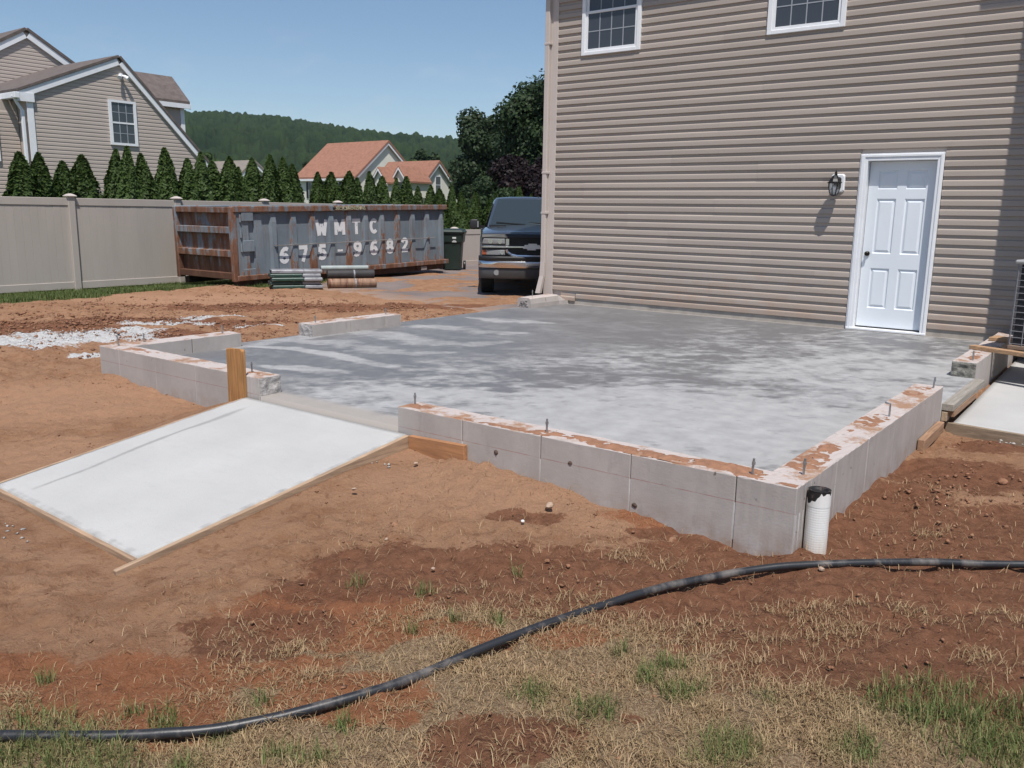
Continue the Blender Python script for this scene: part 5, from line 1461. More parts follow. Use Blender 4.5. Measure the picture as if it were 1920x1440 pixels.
# windows with dark shutters on the front eave wall
for a_ in (1.6, 4.4, 7.0):
    w_ = thing_part('window', fh)
    for k, mm, wdt in ((0,m_pane_far,.9),(-1,m_dark,.35),(1,m_dark,.35)):
        c_ = a_ + k*.72
        MB().prism([LP(c_-wdt/2,hwid+.03,zE-2.2),LP(c_+wdt/2,hwid+.03,zE-2.2),LP(c_+wdt/2,hwid+.03,zE-.5),LP(c_-wdt/2,hwid+.03,zE-.5)], gdx*.05).build('pane' if k == 0 else 'shutter', mm, w_)
    MB().prism([LP(a_-.53,hwid+.01,zE-2.28),LP(a_+.53,hwid+.01,zE-2.28),LP(a_+.53,hwid+.01,zE-.42),LP(a_-.53,hwid+.01,zE-.42)], gdx*.045).build('frame', m_white, w_)
    MB().bar(LP(a_,hwid+.09,zE-1.35)[:], LP(a_+.001,hwid+.09,zE-.45)[:], .05,.05).build('mullion', m_white, w_)
# garage wing, nearer and to the right
gp_ = at_depth(820,306,D0-6)
ga = (Vector(gp_)-Pk).dot(rdx); gb_ = (Vector(gp_)-Pk).dot(gdx)
gz_ = gp_[2]; ghw = 38*D0/1610.2/math.sin(th_)*.95
gze = at_depth(858,362,D0-6)[2] - .3
gg = thing_part('garage', fh)
zg0 = -1.5
house_block(gg, ga, ga+92*D0/1610.2/math.cos(th_), ghw, gz_, gze, gb_)
# gable window
w_ = thing_part('window', fh)
zc = at_depth(822,346,D0-6)[2]
MB().prism([LP(ga-.04,gb_-.45,zc-.85),LP(ga-.04,gb_+.45,zc-.85),LP(ga-.04,gb_+.45,zc+.85),LP(ga-.04,gb_-.45,zc+.85)], rdx*-.05).build('frame', m_white, w_)
for zz in (-.42,.42): MB().prism([LP(ga-.1,gb_-.33,zc+zz-.36),LP(ga-.1,gb_+.33,zc+zz-.36),LP(ga-.1,gb_+.33,zc+zz+.36),LP(ga-.1,gb_-.33,zc+zz+.36)], rdx*-.02).build('pane', m_pane_far, w_)
# two gabled dormers on the garage roof
for px_, py_ in ((712,317),(750,315)):
    dn = thing_part('dormer', fh)
    p = Vector(at_depth(px_, py_, D0-9.5))
    da, db = (p-Pk).dot(rdx), (p-Pk).dot(gdx)
    zt_ = p.z; hw2 = .95; ze2 = zt_-1.15
    MB().prism([LP(da-hw2,db,ze2-1.6),LP(da+hw2,db,ze2-1.6),LP(da+hw2,db,ze2),LP(da,db,zt_),LP(da-hw2,db,ze2)], gdx*-3.0).build('dormer_wall', m_cream, dn)
    for s_ in (-1,1):
        P_ = [Vector(LP(da,db+.25,zt_+.05)),Vector(LP(da+s_*1.2,db+.25,ze2-.25)),Vector(LP(da+s_*1.2,db+.25,ze2-.08)),Vector(LP(da,db+.25,zt_+.22))]
        MB().prism(P_, gdx*-3.4).build('dormer_roof', m_roof_red, dn)
        P_ = [Vector(LP(da,db+.27,zt_-.14)),Vector(LP(da+s_*1.2,db+.27,ze2-.44)),Vector(LP(da+s_*1.2,db+.27,ze2-.24)),Vector(LP(da,db+.27,zt_+.06))]
        MB().prism(P_, gdx*-.1).build('rake_board', m_white, dn)
    MB().prism([LP(da-.4,db+.02,ze2-1.3),LP(da+.4,db+.02,ze2-1.3),LP(da+.4,db+.02,ze2-.15),LP(da-.4,db+.02,ze2-.15)], gdx*.04).build('pane', m_pane_far, dn)
# small grey-roofed house glimpsed between the hedge trees
gh_ = thing('far_house', 'grey roofed house glimpsed between hedge trees left of the terracotta roof', 'house', (0,0,0))
Pk = Vector(at_depth(474,306,75)); zg0 = -1.0
house_block(gh_, 0, 6, 3.2, Pk.z, Pk.z-2.4, 0, m_roof_grey)

# ------------------------------------------------------------------ vegetation
def leaf_mat(name, c0, c1, trans=.25, vs_=.35, objvar=.1):
    t = NT(name)
    g = t.coords(True)
    n = t.noise(g, vs_, 4, .6)
    rnd = t.attr('shade')
    c = t.mix(rnd.outputs['Fac'], c0, c1)
    c = t.mix(t.ramp(n, .4, .65, 0, .4), c, scl(c1, 1.15))
    oi = t.new('ShaderNodeObjectInfo')
    hv = t.new('ShaderNodeHueSaturation'); t.l.new(t.ramp(oi.outputs['Random'],0,1,1-objvar,1+objvar), hv.inputs['Value']); t.l.new(c, hv.inputs['Color'])
    t.color(hv.outputs[0]); t.rough(.6); t.b.inputs['Specular IOR Level'].default_value = .25
    t.b.inputs['Subsurface Weight'].default_value = 0.0
    if trans > 0:
        tr = t.new('ShaderNodeBsdfTranslucent'); t.l.new(hv.outputs[0], tr.inputs['Color'])
        mx = t.new('ShaderNodeMixShader'); mx.inputs[0].default_value = trans
        out = t.n['Material Output']
        t.l.new(t.b.outputs[0], mx.inputs[1]); t.l.new(tr.outputs[0], mx.inputs[2]); t.l.new(mx.outputs[0], out.inputs['Surface'])
    return t.m
m_arb = leaf_mat('arborvitae_foliage', (0.020,0.040,0.009,1), (0.060,0.100,0.022,1), .15, 2.0)
m_leafd = leaf_mat('dark_green_leaves', (0.013,0.026,0.010,1), (0.038,0.064,0.022,1), .2)
m_leafm = leaf_mat('mid_green_leaves', (0.035,0.065,0.016,1), (0.085,0.130,0.036,1), .25)
m_leafp = leaf_mat('purple_leaves', (0.007,0.004,0.005,1), (0.020,0.009,0.010,1), .15)
m_bark = mat('grey_brown_bark', (0.085,0.065,0.050,1), .95, .3, 8, (1,1,.3), bump=.5, bs=20, bd=.02)
def leaves(pos, nrm, size, asp, rng, up_bias=0.0):
    """quads centred on pos facing nrm"""
    n = len(pos)
    nrm = nrm/np.linalg.norm(nrm, axis=1, keepdims=True)
    h = rng.normal(size=(n,3)); h[:,2] += up_bias
    u = h - nrm*np.sum(h*nrm, 1, keepdims=True); u /= np.linalg.norm(u, axis=1, keepdims=True)+1e-9
    w = np.cross(nrm, u)
    s = size[:,None]
    V = np.stack([pos - w*s*asp*.5, pos + u*s*.55 + w*s*asp*.1, pos + w*s*asp*.5 + u*s*.25, pos - u*s*.45], 1)
    V = np.stack([pos-u*s*.5, pos-u*s*.05+w*s*asp*.5, pos+u*s*.5, pos+u*s*.05-w*s*asp*.5], 1)
    F = np.arange(n*4).reshape(n,4)
    return V.reshape(-1,3), F
def foliage_obj(name, pos, nrm, size, asp, m, rng, parent, shade=None, up=0.0):
    V, F = leaves(pos, nrm, size, asp, rng, up)
    sh = rng.random(len(pos)) if shade is None else shade
    me = np_mesh(name, V, F, [m], False, dict(shade=np.repeat(sh, 4)))
    return link(bpy.data.objects.new(name, me), parent)
# arborvitae: several shapes shared by the hedge
arb_v = []
trunk_m = MB().tube([(0,0,-.1),(0,0,.8),(.02,0,1.6)], [.05,.04,.015], 8).mesh('trunk', m_bark)
def arb_shape(seed, twin):
    r_ = np.random.default_rng(seed)
    n = 7500
    h = r_.random(n)**.85
    rad_p = lambda h: (.98-.0*h)*np.power(np.clip(1-h,0,1), .68)*(.62+.38*np.clip(h*5,0,1))
    th = r_.random(n)*2*np.pi
    lob = 1 + .26*np.sin(2*th+seed) + .12*np.sin(3*th+seed+h*5) + .14*np.sin(7*th-2*h*9+seed) + .20*(vnoise(th*2.5, h*9, seed)-.5)
    rr = rad_p(h)*lob*(.72+.30*r_.random(n)**.5)
    R = .46
    pos = np.stack([np.cos(th)*rr*R, np.sin(th)*rr*R, h], 1)
    nr = np.stack([np.cos(th), np.sin(th), np.full(n,.55)], 1) + r_.normal(size=(n,3))*.55
    sz = .062*(.7+.7*r_.random(n))
    shade = np.clip(.25+.7*(rr/(rad_p(h)+1e-3)-.72)/.35*.8 + .25*r_.normal(size=n) , 0, 1)
    shade = np.clip(r_.random(n)*.8+.2*h, 0, 1)
    return pos, nr, sz, shade, r_
def make_arb(seed):
    pos, nr, sz, sh, r_ = arb_shape(seed, False)
    # stretch to 2.75 m tall, base on the ground
    P = pos.copy(); P[:,2] = .08 + pos[:,2]*2.7
    # leading tip
    V, F = leaves(P, nr, sz*1.5, .55, r_, 1.6)
    me = np_mesh('foliage', V, F, [m_arb], False, dict(shade=np.repeat(sh,4)))
    cr = MB().lathe([(.28,.08),(.32,.5),(.26,1.1),(.16,1.8),(.06,2.4),(.01,2.6)], 10).mesh('inner_core', m_arb)  # solid dark core added to block the view through the foliage
    return me, cr
arbs = [make_arb(s_) for s_ in (3,8,15,21,34,47)]
ORD = ['first','second','third','fourth','fifth','sixth','seventh','eighth','ninth','tenth','eleventh','twelfth','thirteenth','fourteenth','fifteenth','sixteenth','seventeenth','eighteenth','nineteenth','twentieth','twenty-first','twenty-second','twenty-third','twenty-fourth','twenty-fifth','twenty-sixth','twenty-seventh','twenty-eighth','twenty-ninth','thirtieth','thirty-first','thirty-second','thirty-third','thirty-fourth','thirty-fifth','thirty-sixth']
tops = [(38,290),(68,290),(114,306),(145,294),(200,283),(229,280),(275,293),(306,282),(349,302),(373,290),(407,306),(430,298),(452,318),(479,300),(499,294),(534,300),(551,312),(594,326),(614,326),(648,324),(664,336),(700,325),(714,334),(738,337),(757,334),(786,352),(803,350),(826,356),(846,350),(868,362),(893,364),(915,372),(930,366),(975,352),(998,366)]
rr = random.Random(5)
XA = FX-1.15
for i, (px_, py_) in enumerate(tops):
    q = ray(px_, py_); xw = XA + rr.uniform(-.18,.18) - (.6 if i in (33,34) else 0)
    p = CAM + q*((xw-CAM[0])/q[0])
    top = p[2]; hgt = top+.25
    tr = thing('arborvitae', f'green arborvitae in the hedge behind the fence, {ORD[i]} tree from the left', 'tree', (p[0], p[1], -.25), rr.uniform(0,6.28), 'arborvitae hedge behind the fence')
    k = hgt/2.75
    wdt = (1.24 if i < 25 else 1.12)*k*rr.uniform(.80,1.18)
    fo, cr = arbs[rr.randrange(6)]; tl_ = (rr.uniform(-.05,.05), rr.uniform(-.05,.05), 0)
    for nm, me in (('foliage', fo), ('inner_core', cr), ('trunk', trunk_m)):
        o = link(bpy.data.objects.new(nm, me), tr); o.scale = (wdt, wdt, k); o.rotation_euler = tl_
def crown_tree(name, label, base, height, radius, m, seed, nclump=26, per=260, leaf=.34, group=None, squash=1.0, trunk_h=.35, light=0.0):
    r_ = np.random.default_rng(seed)
    tr = thing(name, label, 'tree', base, 0, group)
    # clump centres on an uneven ellipsoid
    cz0 = height*(trunk_h*.6+.5) ; rz = height*(1-trunk_h*.6)/2*1.0
    cl, rs_ = [], []
    for i in range(nclump):
        d = r_.normal(size=3); d /= np.linalg.norm(d)
        k = r_.random()**.45
        c_ = np.array([d[0]*radius*k*.80, d[1]*radius*k*.80, cz0 + d[2]*rz*k*.82])
        cl.append(c_); rs_.append(radius*(.24+.20*r_.random()))
    pos, nr, sh = [], [], []
    for c_, q_ in zip(cl, rs_):
        d = r_.normal(size=(per,3)); d /= np.linalg.norm(d, axis=1, keepdims=True)
        k = (.55+.45*r_.random(per)**.6)[:,None]
        jit = 1+.35*(r_.random((per,1))-.5)
        pos.append(c_ + d*q_*k*jit*np.array([1,1,.85*squash])); nr.append(d + r_.normal(size=(per,3))*.6 + np.array([0,0,.25]))
        sh.append(np.clip(r_.random(per)*.75 + .25*r_.random(), 0, 1))
    pos, nr, sh = np.concatenate(pos), np.concatenate(nr), np.concatenate(sh)
    foliage_obj('crown', pos, nr, leaf*(.6+.8*r_.random(len(pos))), .75, m, r_, tr, sh)
    tk = MB(); tk.tube([(0,0,-.6),(radius*.03,0,height*.25),(-radius*.02,.05,height*.55),(0,0,height*.82)], [height*.030,height*.024,height*.014,height*.004], 8)
    tk.build('trunk', m_bark, tr)
    for i in range(0, nclump, 4):
        c_ = cl[i]
        MB().tube([(0,0,max(.25,c_[2]/height-.32)*height*.8),(c_[0]*.5,c_[1]*.5,c_[2]-.12*height),tuple(c_)], [height*.012,height*.008,height*.003], 6).build('limb', m_bark, tr)
    return tr
def tree_px(name, label, px_, top_y, d, wpx, m, seed, zb=-.6, **kw):
    p = at_depth(px_, top_y, d); base = (p[0], p[1], zb)
    return crown_tree(name, label, base, p[2]-zb, wpx*d/1610.2/2, m, seed, **kw)
tree_px('oak_tree', 'tall dark tree rising behind the house corner', 1035, 118, 62, 235, m_leafd, 5, nclump=60, per=900, leaf=.27, trunk_h=.2)
tree_px('maple_tree', 'dark green broad tree left of the tall tree, beyond the truck', 908, 210, 80, 140, m_leafd, 16, nclump=54, per=900, leaf=.30, trunk_h=.15)
tree_px('plum_tree', 'dark purple leaved tree behind the truck roof', 985, 272, 52, 135, m_leafp, 23, nclump=40, per=800, leaf=.20, trunk_h=.1)
tree_px('plum_tree', 'lower dark purple leaved tree touching the house corner', 1030, 300, 50, 110, m_leafp, 29, nclump=30, per=700, leaf=.19, trunk_h=.1)
tree_px('shrub_tree', 'green bushy tree right of the terracotta garage gable', 905, 322, 60, 90, m_leafd, 31, nclump=30, per=700, leaf=.19, trunk_h=.05)
tree_px('shrub_tree', 'dark green bush below the broad tree beyond the garage', 892, 312, 72, 60, m_leafd, 37, nclump=24, per=330, leaf=.34, trunk_h=.05)
tree_px('shrub_tree', 'dark bush filling the gap over the truck cab', 945, 352, 44, 80, m_leafd, 39, nclump=20, per=330, leaf=.22, trunk_h=.05)
tree_px('shrub_tree', 'dark bush behind hedge between trash cart and truck', 885, 345, 46, 75, m_leafd, 59, nclump=20, per=330, leaf=.22, trunk_h=.05)
mids = [(800,272,150,70,0),(765,282,135,55,1),(735,282,170,50,0),(392,277,110,50,1),(418,290,100,46,1),(450,285,150,50,0),(484,292,140,40,0),(515,300,130,40,0),(545,298,135,40,0),(438,318,120,44,1),(510,322,110,40,0),(552,318,110,36,0),(575,300,160,40,0)]
for i, (px_, py_, d, wp, k) in enumerate(mids):
    lbl = ('bright green' if k else 'dark green') + f' tree in the wood below the far hill, {ORD[sorted([m[0] for m in mids]).index(px_)]} from the left'
    tree_px('woodland_tree', lbl, px_, py_, d, wp, m_leafm if k else m_leafd, 60+i, zb=-2, nclump=18, per=240, leaf=.0042*d, group='trees in the wood below the hill', trunk_h=.1)

# wooded hill
ridge_px = [(-900,120),(-300,140),(0,165),(345,209),(420,214),(560,226),(650,240),(760,256),(820,263),(900,266),(1100,272),(1500,282),(2300,300)]
az = np.linspace(-.62, .35, 900)
ridge_az = np.array([(p[0]-960)/1610.2 for p in ridge_px]); ridge_y = np.array([p[1] for p in ridge_px], float)
ry = np.interp(np.tan(az) if False else az, ridge_az, ridge_y)
hy = 397.75 + az*1610.2*math.tan(_ro)
elev = (hy-ry)/1610.2
Dn = np.concatenate([np.linspace(230, 520, 90), np.linspace(530, 1000, 95), [1060,1160,1300]])
AZ, DD = np.meshgrid(az, Dn)
prof_ = sstep(230, 1000, DD)**1.15
hx = CAM[0] + DD*(np.cos(_ya*0)*(_R0[0]*AZ) + math.sin(_ya)); hyy = CAM[1] + DD*(_R0[1]*AZ + math.cos(_ya))
EL = np.broadcast_to(elev, AZ.shape)
hz = CAM[2] + 1000*EL*prof_ - 4*(1-prof_)
hz = np.where(DD > 1000, (CAM[2]+1000*EL)*(1-(DD-1000)/1500), hz)
und = (fbm(hx/90, hyy/90, 201, 3)-.5)*22*sstep(230,420,DD)*sstep(1000,760,DD)
# canopy: bumps of single crowns
def crowns(x, y, cell, seed):
    ix, iy = np.floor(x/cell), np.floor(y/cell)
    best = np.full(x.shape, 9e9); val = np.zeros(x.shape)
    for a_ in (-1,0,1):
        for b_ in (-1,0,1):
            cx, cy = ix+a_, iy+b_
            px_ = (cx+.5+.75*(_hash(cx,cy,seed)-.5))*cell; py_ = (cy+.5+.75*(_hash(cx,cy,seed+1)-.5))*cell
            d2 = ((x-px_)**2+(y-py_)**2)/(cell*cell)
            up = d2 < best
            best = np.where(up, d2, best); val = np.where(up, _hash(cx,cy,seed+2), val)
    return np.sqrt(best), val
cd, cv = crowns(hx, hyy, 8.0, 300)
can = 7.0*np.sqrt(np.clip(1-cd**2*1.9, 0, 1))*(.35+1.1*cv) + 3.5*(fbm(hx/2.5, hyy/2.5, 310, 3)-.5)
clear = pxs(hx, hyy, [], 0) 
for (px_, py_, r_, d) in ((470,290,14,330),(530,300,10,300),(400,282,9,330),(500,296,10,300)):
    p = at_depth(px_, py_, d); clear = np.maximum(clear, spot(hx, hyy, p[0], p[1], r_, 2.6, A))
clear = sstep(.4,.6,clear)
hz = hz + und + can*(1-clear) - 15.0*sstep(500, 900, DD) - 2.0
i2 = np.arange(AZ.size).reshape(AZ.shape)
ff = np.stack([i2[:-1,:-1], i2[:-1,1:], i2[1:,1:], i2[1:,:-1]], -1).reshape(-1,4)
t = NT('wooded_hillside')
g = t.coords(True); cvn = t.attr('crown')
c = t.mix(cvn.outputs['Fac'], (0.008,0.021,0.010,1), (0.034,0.060,0.020,1))
c = t.mix(t.ramp(t.noise(g, .012, 4), .45, .65, 0, .5), c, (0.032,0.050,0.018,1))
c = t.mix(t.ramp(t.noise(g, .6, 4, .6), .5, .75, 0, .6), c, (0.006,0.014,0.007,1))
cl_ = t.attr('clearing'); c = t.mix(cl_.outputs['Fac'], c, (0.20,0.17,0.08,1))
t.color(c); t.rough(.95); t.b.inputs['Specular IOR Level'].default_value = .1
t.bump(t.noise(g, .9, 5, .7), 1.0, 1.6)
hill = link(bpy.data.objects.new('hill', np_mesh('hill', np.stack([hx,hyy,hz],-1).reshape(-1,3), ff, [t.m], True, dict(crown=cv.ravel(), clearing=clear.ravel()))))
tag(hill, 'long wooded hill on the horizon', 'hill', kind='structure')

# ------------------------------------------------------------------ grass
t = NT('grass_blades')
h_ = t.attr('hue'); 
n0 = t.attr('shade')
dry = t.mix(n0.outputs['Fac'], (0.235,0.145,0.075,1), (0.52,0.375,0.225,1))
grn = t.mix(n0.outputs['Fac'], (0.060,0.098,0.024,1), (0.165,0.225,0.070,1))
c = t.mix(h_.outputs['Fac'], dry, grn)
t.color(c); t.rough(.7); t.b.inputs['Specular IOR Level'].default_value = .25
tr = t.new('ShaderNodeBsdfTranslucent'); t.l.new(c, tr.inputs['Color'])
mx = t.new('ShaderNodeMixShader'); mx.inputs[0].default_value = .25
t.l.new(t.b.outputs[0], mx.inputs[1]); t.l.new(tr.outputs[0], mx.inputs[2]); t.l.new(mx.outputs[0], t.n['Material Output'].inputs['Surface'])
m_grass = t.m
def blades(P, L, wid, lean, hue, rng):
    """P (n,3) roots; three-segment bent blades"""
    n = len(P); th = rng.random(n)*2*np.pi
    d = np.stack([np.cos(th), np.sin(th), np.zeros(n)], 1); s = np.stack([-np.sin(th), np.cos(th), np.zeros(n)], 1)
    up = np.array([0,0,1.0])
    l1, l2 = lean*.5, lean
    p1 = P + (up*np.cos(l1)[:,None] + d*np.sin(l1)[:,None])*(L*.5)[:,None]
    p2 = p1 + (up*np.cos(l2*1.25)[:,None] + d*np.sin(l2*1.25)[:,None])*(L*.5)[:,None]
    w = wid[:,None]
    V = np.stack([P-s*w*.5, P+s*w*.5, p1+s*w*.4, p1-s*w*.4, p2], 1).reshape(-1,3)
    b = np.arange(n)[:,None]*5
    F = np.concatenate([b+np.array([[0,1,2]]), b+np.array([[0,2,3]]), b+np.array([[3,2,4]])])
    sh = rng.random(n)
    return V, F, np.repeat(hue,5), np.repeat(sh,5)
rg_ = np.random.default_rng(99)
def scatter(n, x0, x1, y0, y1): return rg_.uniform(x0,x1,n), rg_.uniform(y0,y1,n)
def blocked(x, y):
    return ((x > -4.44) & (x < -2.56) & (y > -2.08)) | ((x > LX) & (x < .02) & (y > -.01)) | ((x > 0) & (y > 3.25))
GVI = lambda arr, x, y: _gi(arr, x, y)
x, y = scatter(1500000, -5.2, 2.0, -3.35, 1.8)
inview = (( (x-CAM[0])*CF[0] + (y-CAM[1])*CF[1] ) > 1.0)
dens = np.clip((_gi(GRS, x, y)-.32)*1.6, 0, 1)*(1-.75*_gi(WET, x, y))*(1-.8*_gi(ORG, x, y))
tuft = sstep(.40, .62, fbm(x*9, y*9, 402, 3)); dens = dens*(.25+.75*tuft)*(.25+.75*sstep(.36,.52,fbm(x*3.1, y*3.1, 433, 4)))
green = np.clip(pxs(x, y, green_l, seed=53, warp=.05)*1.25, 0, 1)
keep = inview & ~blocked(x, y) & (rg_.random(len(x)) < np.clip(dens*.72+ .010*(x > -2.2), 0, 1)*(1-.4*green))
xd, yd = x[keep], y[keep]
zd_ = ground_z(xd, yd) - .006
nD = len(xd)
V, F, hu, sh = blades(np.stack([xd,yd,zd_],1), rg_.uniform(.020,.075,nD), rg_.uniform(.0018,.0034,nD), rg_.uniform(.95,1.72,nD), np.clip(rg_.random(nD)**2*.22+.45*green[keep],0,1), rg_)
o = link(bpy.data.objects.new('dry_grass', np_mesh('dry_grass', V, F, [m_grass], False, dict(hue=hu, shade=sh))))
tag(o, 'flattened dry straw coloured grass in the foreground', 'grass', kind='stuff')
x, y = scatter(520000, -5.2, 2.0, -3.35, 1.0)
green = np.clip(pxs(x, y, green_l, seed=53, warp=.05)*1.25, 0, 1)
keep = ~blocked(x, y) & (rg_.random(len(x)) < np.clip((green-.28)*1.6,0,1)*(.35+.65*sstep(.35,.6,fbm(x*11,y*11,412,3)))*.85)
xd, yd = x[keep], y[keep]; nD = len(xd)
V, F, hu, sh = blades(np.stack([xd,yd,ground_z(xd,yd)-.006],1), rg_.uniform(.035,.095,nD), rg_.uniform(.0020,.0038,nD), rg_.uniform(.1,1.1,nD), np.clip(.75+.3*rg_.random(nD)-.5*(rg_.random(nD)<.15),0,1), rg_)
o = link(bpy.data.objects.new('green_grass', np_mesh('green_grass', V, F, [m_grass], False, dict(hue=hu, shade=sh))))
tag(o, 'scattered green grass tufts in the foreground', 'grass', kind='stuff')
# lawn strip along the fence
x, y = scatter(90000, -16.3, -12.4, .3, 9.3)
lm = sstep(.2, -.15, x - (lawn_edge(y) + (fbm(x*2,y*2,5,3)-.5)*.5))
keep = rg_.random(len(x)) < lm*.75
xd, yd = x[keep], y[keep]; nD = len(xd)
V, F, hu, sh = blades(np.stack([xd,yd,ground_z(xd,yd)-.006],1), rg_.uniform(.04,.10,nD), rg_.uniform(.006,.011,nD), rg_.uniform(.2,1.0,nD), np.clip(.78+.25*rg_.random(nD),0,1), rg_)
o = link(bpy.data.objects.new('lawn_grass', np_mesh('lawn_grass', V, F, [m_grass], False, dict(hue=hu, shade=sh*.55))))
tag(o, 'strip of green lawn along the foot of the fence', 'grass', kind='stuff')

# ------------------------------------------------------------------ crumbs, gravel and stones
OCT = np.array([[1,0,0],[-1,0,0],[0,1,0],[0,-1,0],[0,0,1],[0,0,-1]], float)
OF = np.array([[0,2,4],[2,1,4],[1,3,4],[3,0,4],[2,0,5],[1,2,5],[3,1,5],[0,3,5]])
def chips(P, r, rng):
    n = len(P)
    a_ = rng.random(n)*2*np.pi; ca, sa = np.cos(a_), np.sin(a_)
    B = OCT[None]*rng.uniform(.45,1.4,(n,6,3)) + rng.normal(size=(n,6,3))*.28
    X = B[...,0]*ca[:,None]-B[...,1]*sa[:,None]; Y = B[...,0]*sa[:,None]+B[...,1]*ca[:,None]
    V = np.stack([X, Y, B[...,2]*.6], -1)*r[:,None,None] + P[:,None,:]
    F = OF[None] + (np.arange(n)*6)[:,None,None]
    return V.reshape(-1,3), F.reshape(-1,3)
def chip_obj(name, label, cat, P, r, m):
    V, F = chips(P, r, rg_)
    return tag(link(bpy.data.objects.new(name, np_mesh(name, V, F, [m], False))), label, cat, kind='stuff')
m_clod = mat('soil_clods', (0.23,0.112,0.062,1), .95, .3, 12, geo=True, col2=(.33,.185,.105,1), s2=5)
m_lime = mat('white_gravel', (0.60,0.60,0.59,1), .9, .15, 30, geo=True, col2=(.40,.38,.35,1), t2=(.58,.7), s2=14)
m_pale = mat('pale_stone', (0.36,0.26,0.19,1), .9, .2, 30, bump=.4, bs=80)
# clods everywhere, more where the soil was dug
x, y = scatter(260000, -13, 2.2, -3.3, 6.8)
clump = sstep(.50,.68,fbm(x*3.2,y*3.2,501,4))
p_ = (.03+.55*clump)*(1-.6*_gi(LIM,x,y))*np.where(y>0,1.0,.65) + .5*_gi(WET,x,y)*(x < -6.8)*sstep(.48,.6,fbm(x*2.4,y*2.4,505,4))
keep = (rg_.random(len(x)) < p_*.6) & ~blocked(x,y) & (x > lawn_edge(y)+.2) & ~((y > 6.3) & (x < -6.5))
xd, yd = x[keep], y[keep]; r_ = .0022+.0105*rg_.random(len(xd))**5
r_ = np.where(yd > .3, r_*1.5, r_); r_ = np.where(xd < -6.8, r_*1.7, r_)
chip_obj('soil_crumbs', 'loose crumbs of red brown soil over the yard', 'soil crumbs', np.stack([xd,yd,ground_z(xd,yd)+r_*.2],1), r_, m_clod)
x, y = scatter(110000, -12.5, -6.6, -1.5, 4.5)
keep = rg_.random(len(x)) < np.clip((_gi(LIM,x,y)-.34)*1.4,0,1)*.5*sstep(.38,.6,fbm(x*6,y*6,611,4))
keep &= ~((x > LX-.02) & (y > -.03))
xd, yd = x[keep], y[keep]; r_ = .0035+.010*rg_.random(len(xd))**2.5
chip_obj('gravel', 'white crushed gravel spilled on the soil at left', 'gravel', np.stack([xd,yd,ground_z(xd,yd)+r_*.3],1), r_, m_lime)
# grey rubble beside the walkway and along the slab edges
pts = []
for (px_, py_, s_, n) in ((700,868,.10,14),(745,858,.07,26),(715,892,.05,6),(35,948,.06,16),(25,975,.08,10),(1820,815,.05,14),(1890,835,.05,10),(800,600,.30,60),(900,590,.30,50)):
    p = on_z(px_, py_, -.22 if py_ > 640 else -.1)
    for k in range(n): pts.append((p[0]+rg_.normal()*s_, p[1]+rg_.normal()*s_*.8))
pts = np.array(pts); ok = ~blocked(pts[:,0], pts[:,1]); pts = pts[ok]
r_ = rg_.uniform(.006,.017,len(pts))
chip_obj('rubble', 'grey concrete rubble crumbs beside the walkways', 'rubble', np.stack([pts[:,0],pts[:,1],ground_z(pts[:,0],pts[:,1])+r_*.4],1), r_, mat('grey_rubble',(.36,.33,.30,1),.95,.3,30,geo=True))
stones = [(1030,950,.028,'tan flat stone on soil below the middle of the front wall'),(980,978,.011,'small white stone on soil below the front wall'),(725,1012,.012,'pale stone in the foreground soil left of centre'),(812,1067,.011,'small tan stone at the edge of dry grass'),(1026,1053,.016,'brown stone on the dark soil, middle foreground'),(1065,1062,.012,'tiny pale stone right of a brown stone on dark soil'),(1541,1068,.017,'flat tan stone just below the black pipe at the wall corner'),(664,918,.016,'grey concrete chip on soil right of walkway'),(780,870,.016,'pale stone beside the orange form board'),(1378,1012,.018,'tan stone at the foot of the wall near the corner'),(1880,905,.03,'dirt clod on the soil by right walkway'),(740,985,.02,'brown clod on soil between walkway and dark soil'),(1330,935,.0,'')]
for i, (px_, py_, r_, lb) in enumerate(stones):
    if r_ == 0: continue
    p = on_z(px_, py_, -.22); z = float(ground_z(np.array([p[0]]), np.array([p[1]]))[0]); p = on_z(px_, py_, z)
    if blocked(p[0], p[1]): continue
    o = rock('stone', m_clod if 'clod' in lb or 'brown' in lb else (m_lime if ('white' in lb.split()) else m_pale), None, (p[0], p[1], z+r_*.25), r_, 100+i)
    tag(o, lb, 'stone', 'loose stones on the soil')

# ------------------------------------------------------------------ black pipe and white drain pipe
t = NT('black_polythene_pipe')
g = t.coords(True)
dn_ = t.ramp(t.noise(t.coords(True,(3,3,1)), 2.2, 7, .65), .50, .66)
c = t.mix(t.math('MULTIPLY', dn_, .75), (0.020,0.021,0.024,1), (0.17,0.15,0.135,1))
t.color(c); t.rough(.42); t.bump(t.noise(g, 60, 4), .15, .004)
hp_px = [(-140,1388),(0,1386),(120,1385),(300,1379),(430,1366),(600,1330),(750,1284),(900,1222),(1050,1163),(1200,1111),(1300,1083),(1400,1064),(1500,1055),(1600,1051),(1750,1053),(1850,1057),(1960,1062),(2150,1078),(2400,1108),(2700,1150),(3000,1200),(3300,1260)]
hp = []
for px_, py_ in hp_px:
    p = on_z(px_, py_, -.25)
    for _ in range(3):
        z = float(ground_base(np.array([p[0]]), np.array([p[1]]))[0]) + .018; p = on_z(px_, py_, z)
    hp.append(p)
hp = np.array(hp)
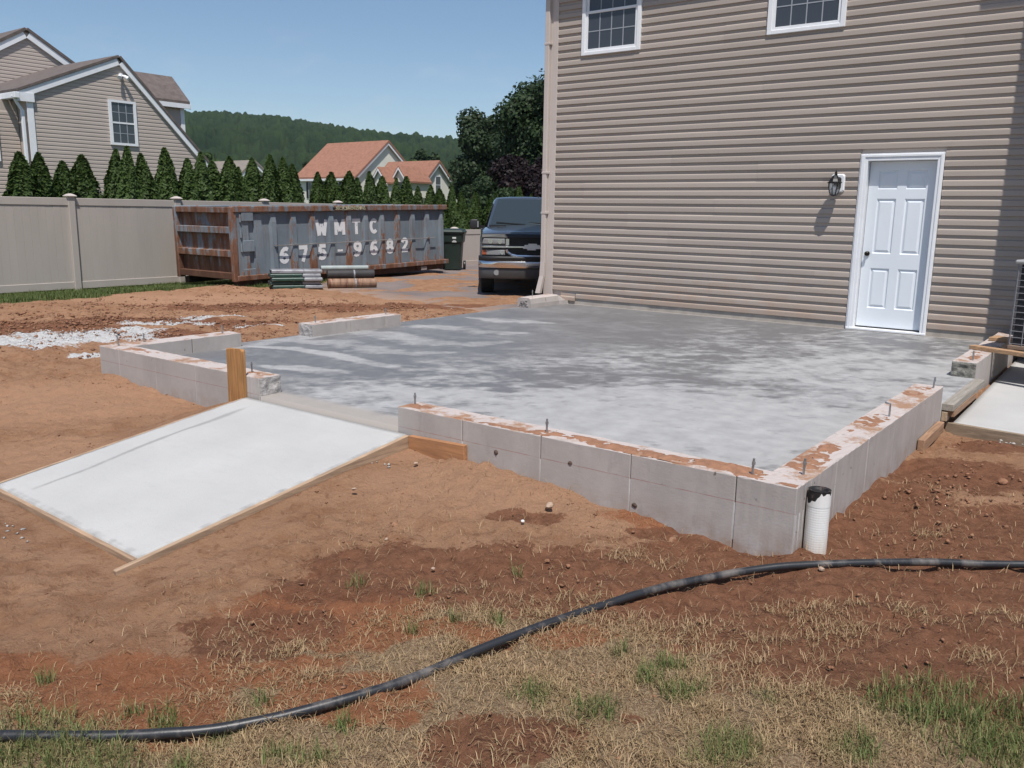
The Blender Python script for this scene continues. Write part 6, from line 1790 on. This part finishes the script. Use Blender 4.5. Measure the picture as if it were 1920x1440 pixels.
# smooth (Catmull-Rom) and rest on the soil
cr_ = []
for i in range(1, len(hp)-2):
    for k in range(10):
        tt = k/10; p0, p1, p2, p3 = hp[i-1], hp[i], hp[i+1], hp[i+2]
        cr_.append(.5*((2*p1)+(-p0+p2)*tt+(2*p0-5*p1+4*p2-p3)*tt**2+(-p0+3*p1-3*p2+p3)*tt**3))
cr_ = np.array(cr_)
gz_ = ground_z(cr_[:,0], cr_[:,1])
ker = np.ones(31)/31
gz_s = np.convolve(np.pad(gz_,15,'edge'), ker, 'valid')
cr_[:,2] = gz_s + .020
o = MB().tube([tuple(p) for p in cr_], .0185, 12).build('pipe', t.m, None, smooth=True)
tag(o, 'long black plastic pipe snaking across the foreground soil and grass', 'pipe')

pv = thing('drain_pipe', 'white ribbed plastic drain pipe stub with torn black top at the wall corner', 'pipe', (.058,.155,0))
t = NT('dirty_white_pipe')
geo = t.new('ShaderNodeNewGeometry'); sp = t.new('ShaderNodeSeparateXYZ'); t.l.new(geo.outputs['Position'], sp.inputs[0])
st_ = t.ramp(t.noise(t.coords(True,(1,1,.25)), 14, 6, .6), .50, .72, 0, .6)
c = t.mix(st_, (0.72,0.72,0.70,1), (0.50,0.36,0.22,1))
c = t.mix(t.math('MULTIPLY', t.ramp(sp.outputs['Z'], -.10, -.24), .5), c, (0.50,0.38,0.25,1))
t.color(c); t.rough(.5)
R_ = .056
prof_p = []
z = -.40
while z < .035:
    prof_p += [(R_, z), (R_+.0004, z+.004), (R_+.0004, z+.008), (R_, z+.012)]; z += .0125
MB().lathe(prof_p, 28).build('pipe_body', t.m, pv)
# torn white rim: uneven sleeve above the body
tb = MB(); n = 40
for k in range(n):
    a0, a1 = 2*math.pi*k/n, 2*math.pi*(k+1)/n
    def rim(a_):
        d_ = (a_-rad(236)+math.pi) % (2*math.pi) - math.pi
        h_ = .100 - .055*max(0, 1-abs(d_)/1.05)**.7 + .006*math.sin(a_*9)+.004*math.sin(a_*17+1)
        return h_
    tb.poly([((R_+.001)*math.cos(a0),(R_+.001)*math.sin(a0),.030),((R_+.001)*math.cos(a1),(R_+.001)*math.sin(a1),.030),((R_+.001)*math.cos(a1),(R_+.001)*math.sin(a1),rim(a1)),((R_+.001)*math.cos(a0),(R_+.001)*math.sin(a0),rim(a0))])
tb.build('torn_rim', t.m, pv)
MB().lathe([(R_-.003,.0),(R_-.003,.108),(R_-.001,.112),(R_-.014,.110),(R_-.02,.100),(.01,.098)], 28).build('black_tape', mat('black_tape',(.012,.011,.011,1),.6,.3,20,col2=(.16,.11,.085,1),t2=(.56,.66),s2=26), pv)

# ------------------------------------------------------------------ summer haze
hz_m = bpy.data.materials.new('thin_summer_haze'); hz_m.use_nodes = True
hn, hl_ = hz_m.node_tree.nodes, hz_m.node_tree.links
hn.clear()
ho = hn.new('ShaderNodeOutputMaterial'); hv_ = hn.new('ShaderNodeVolumePrincipled')
hv_.inputs['Color'].default_value = (0.72, 0.85, 1.0, 1)
hv_.inputs['Density'].default_value = 0.00009
hv_.inputs['Anisotropy'].default_value = 0.2
hl_.new(hv_.outputs[0], ho.inputs['Volume'])
hb = MB().box(-1600, 1600, -1600, 1600, -25, 175).build('haze', hz_m)
tag(hb, 'thin bluish summer haze over the far hill', 'haze', kind='stuff')
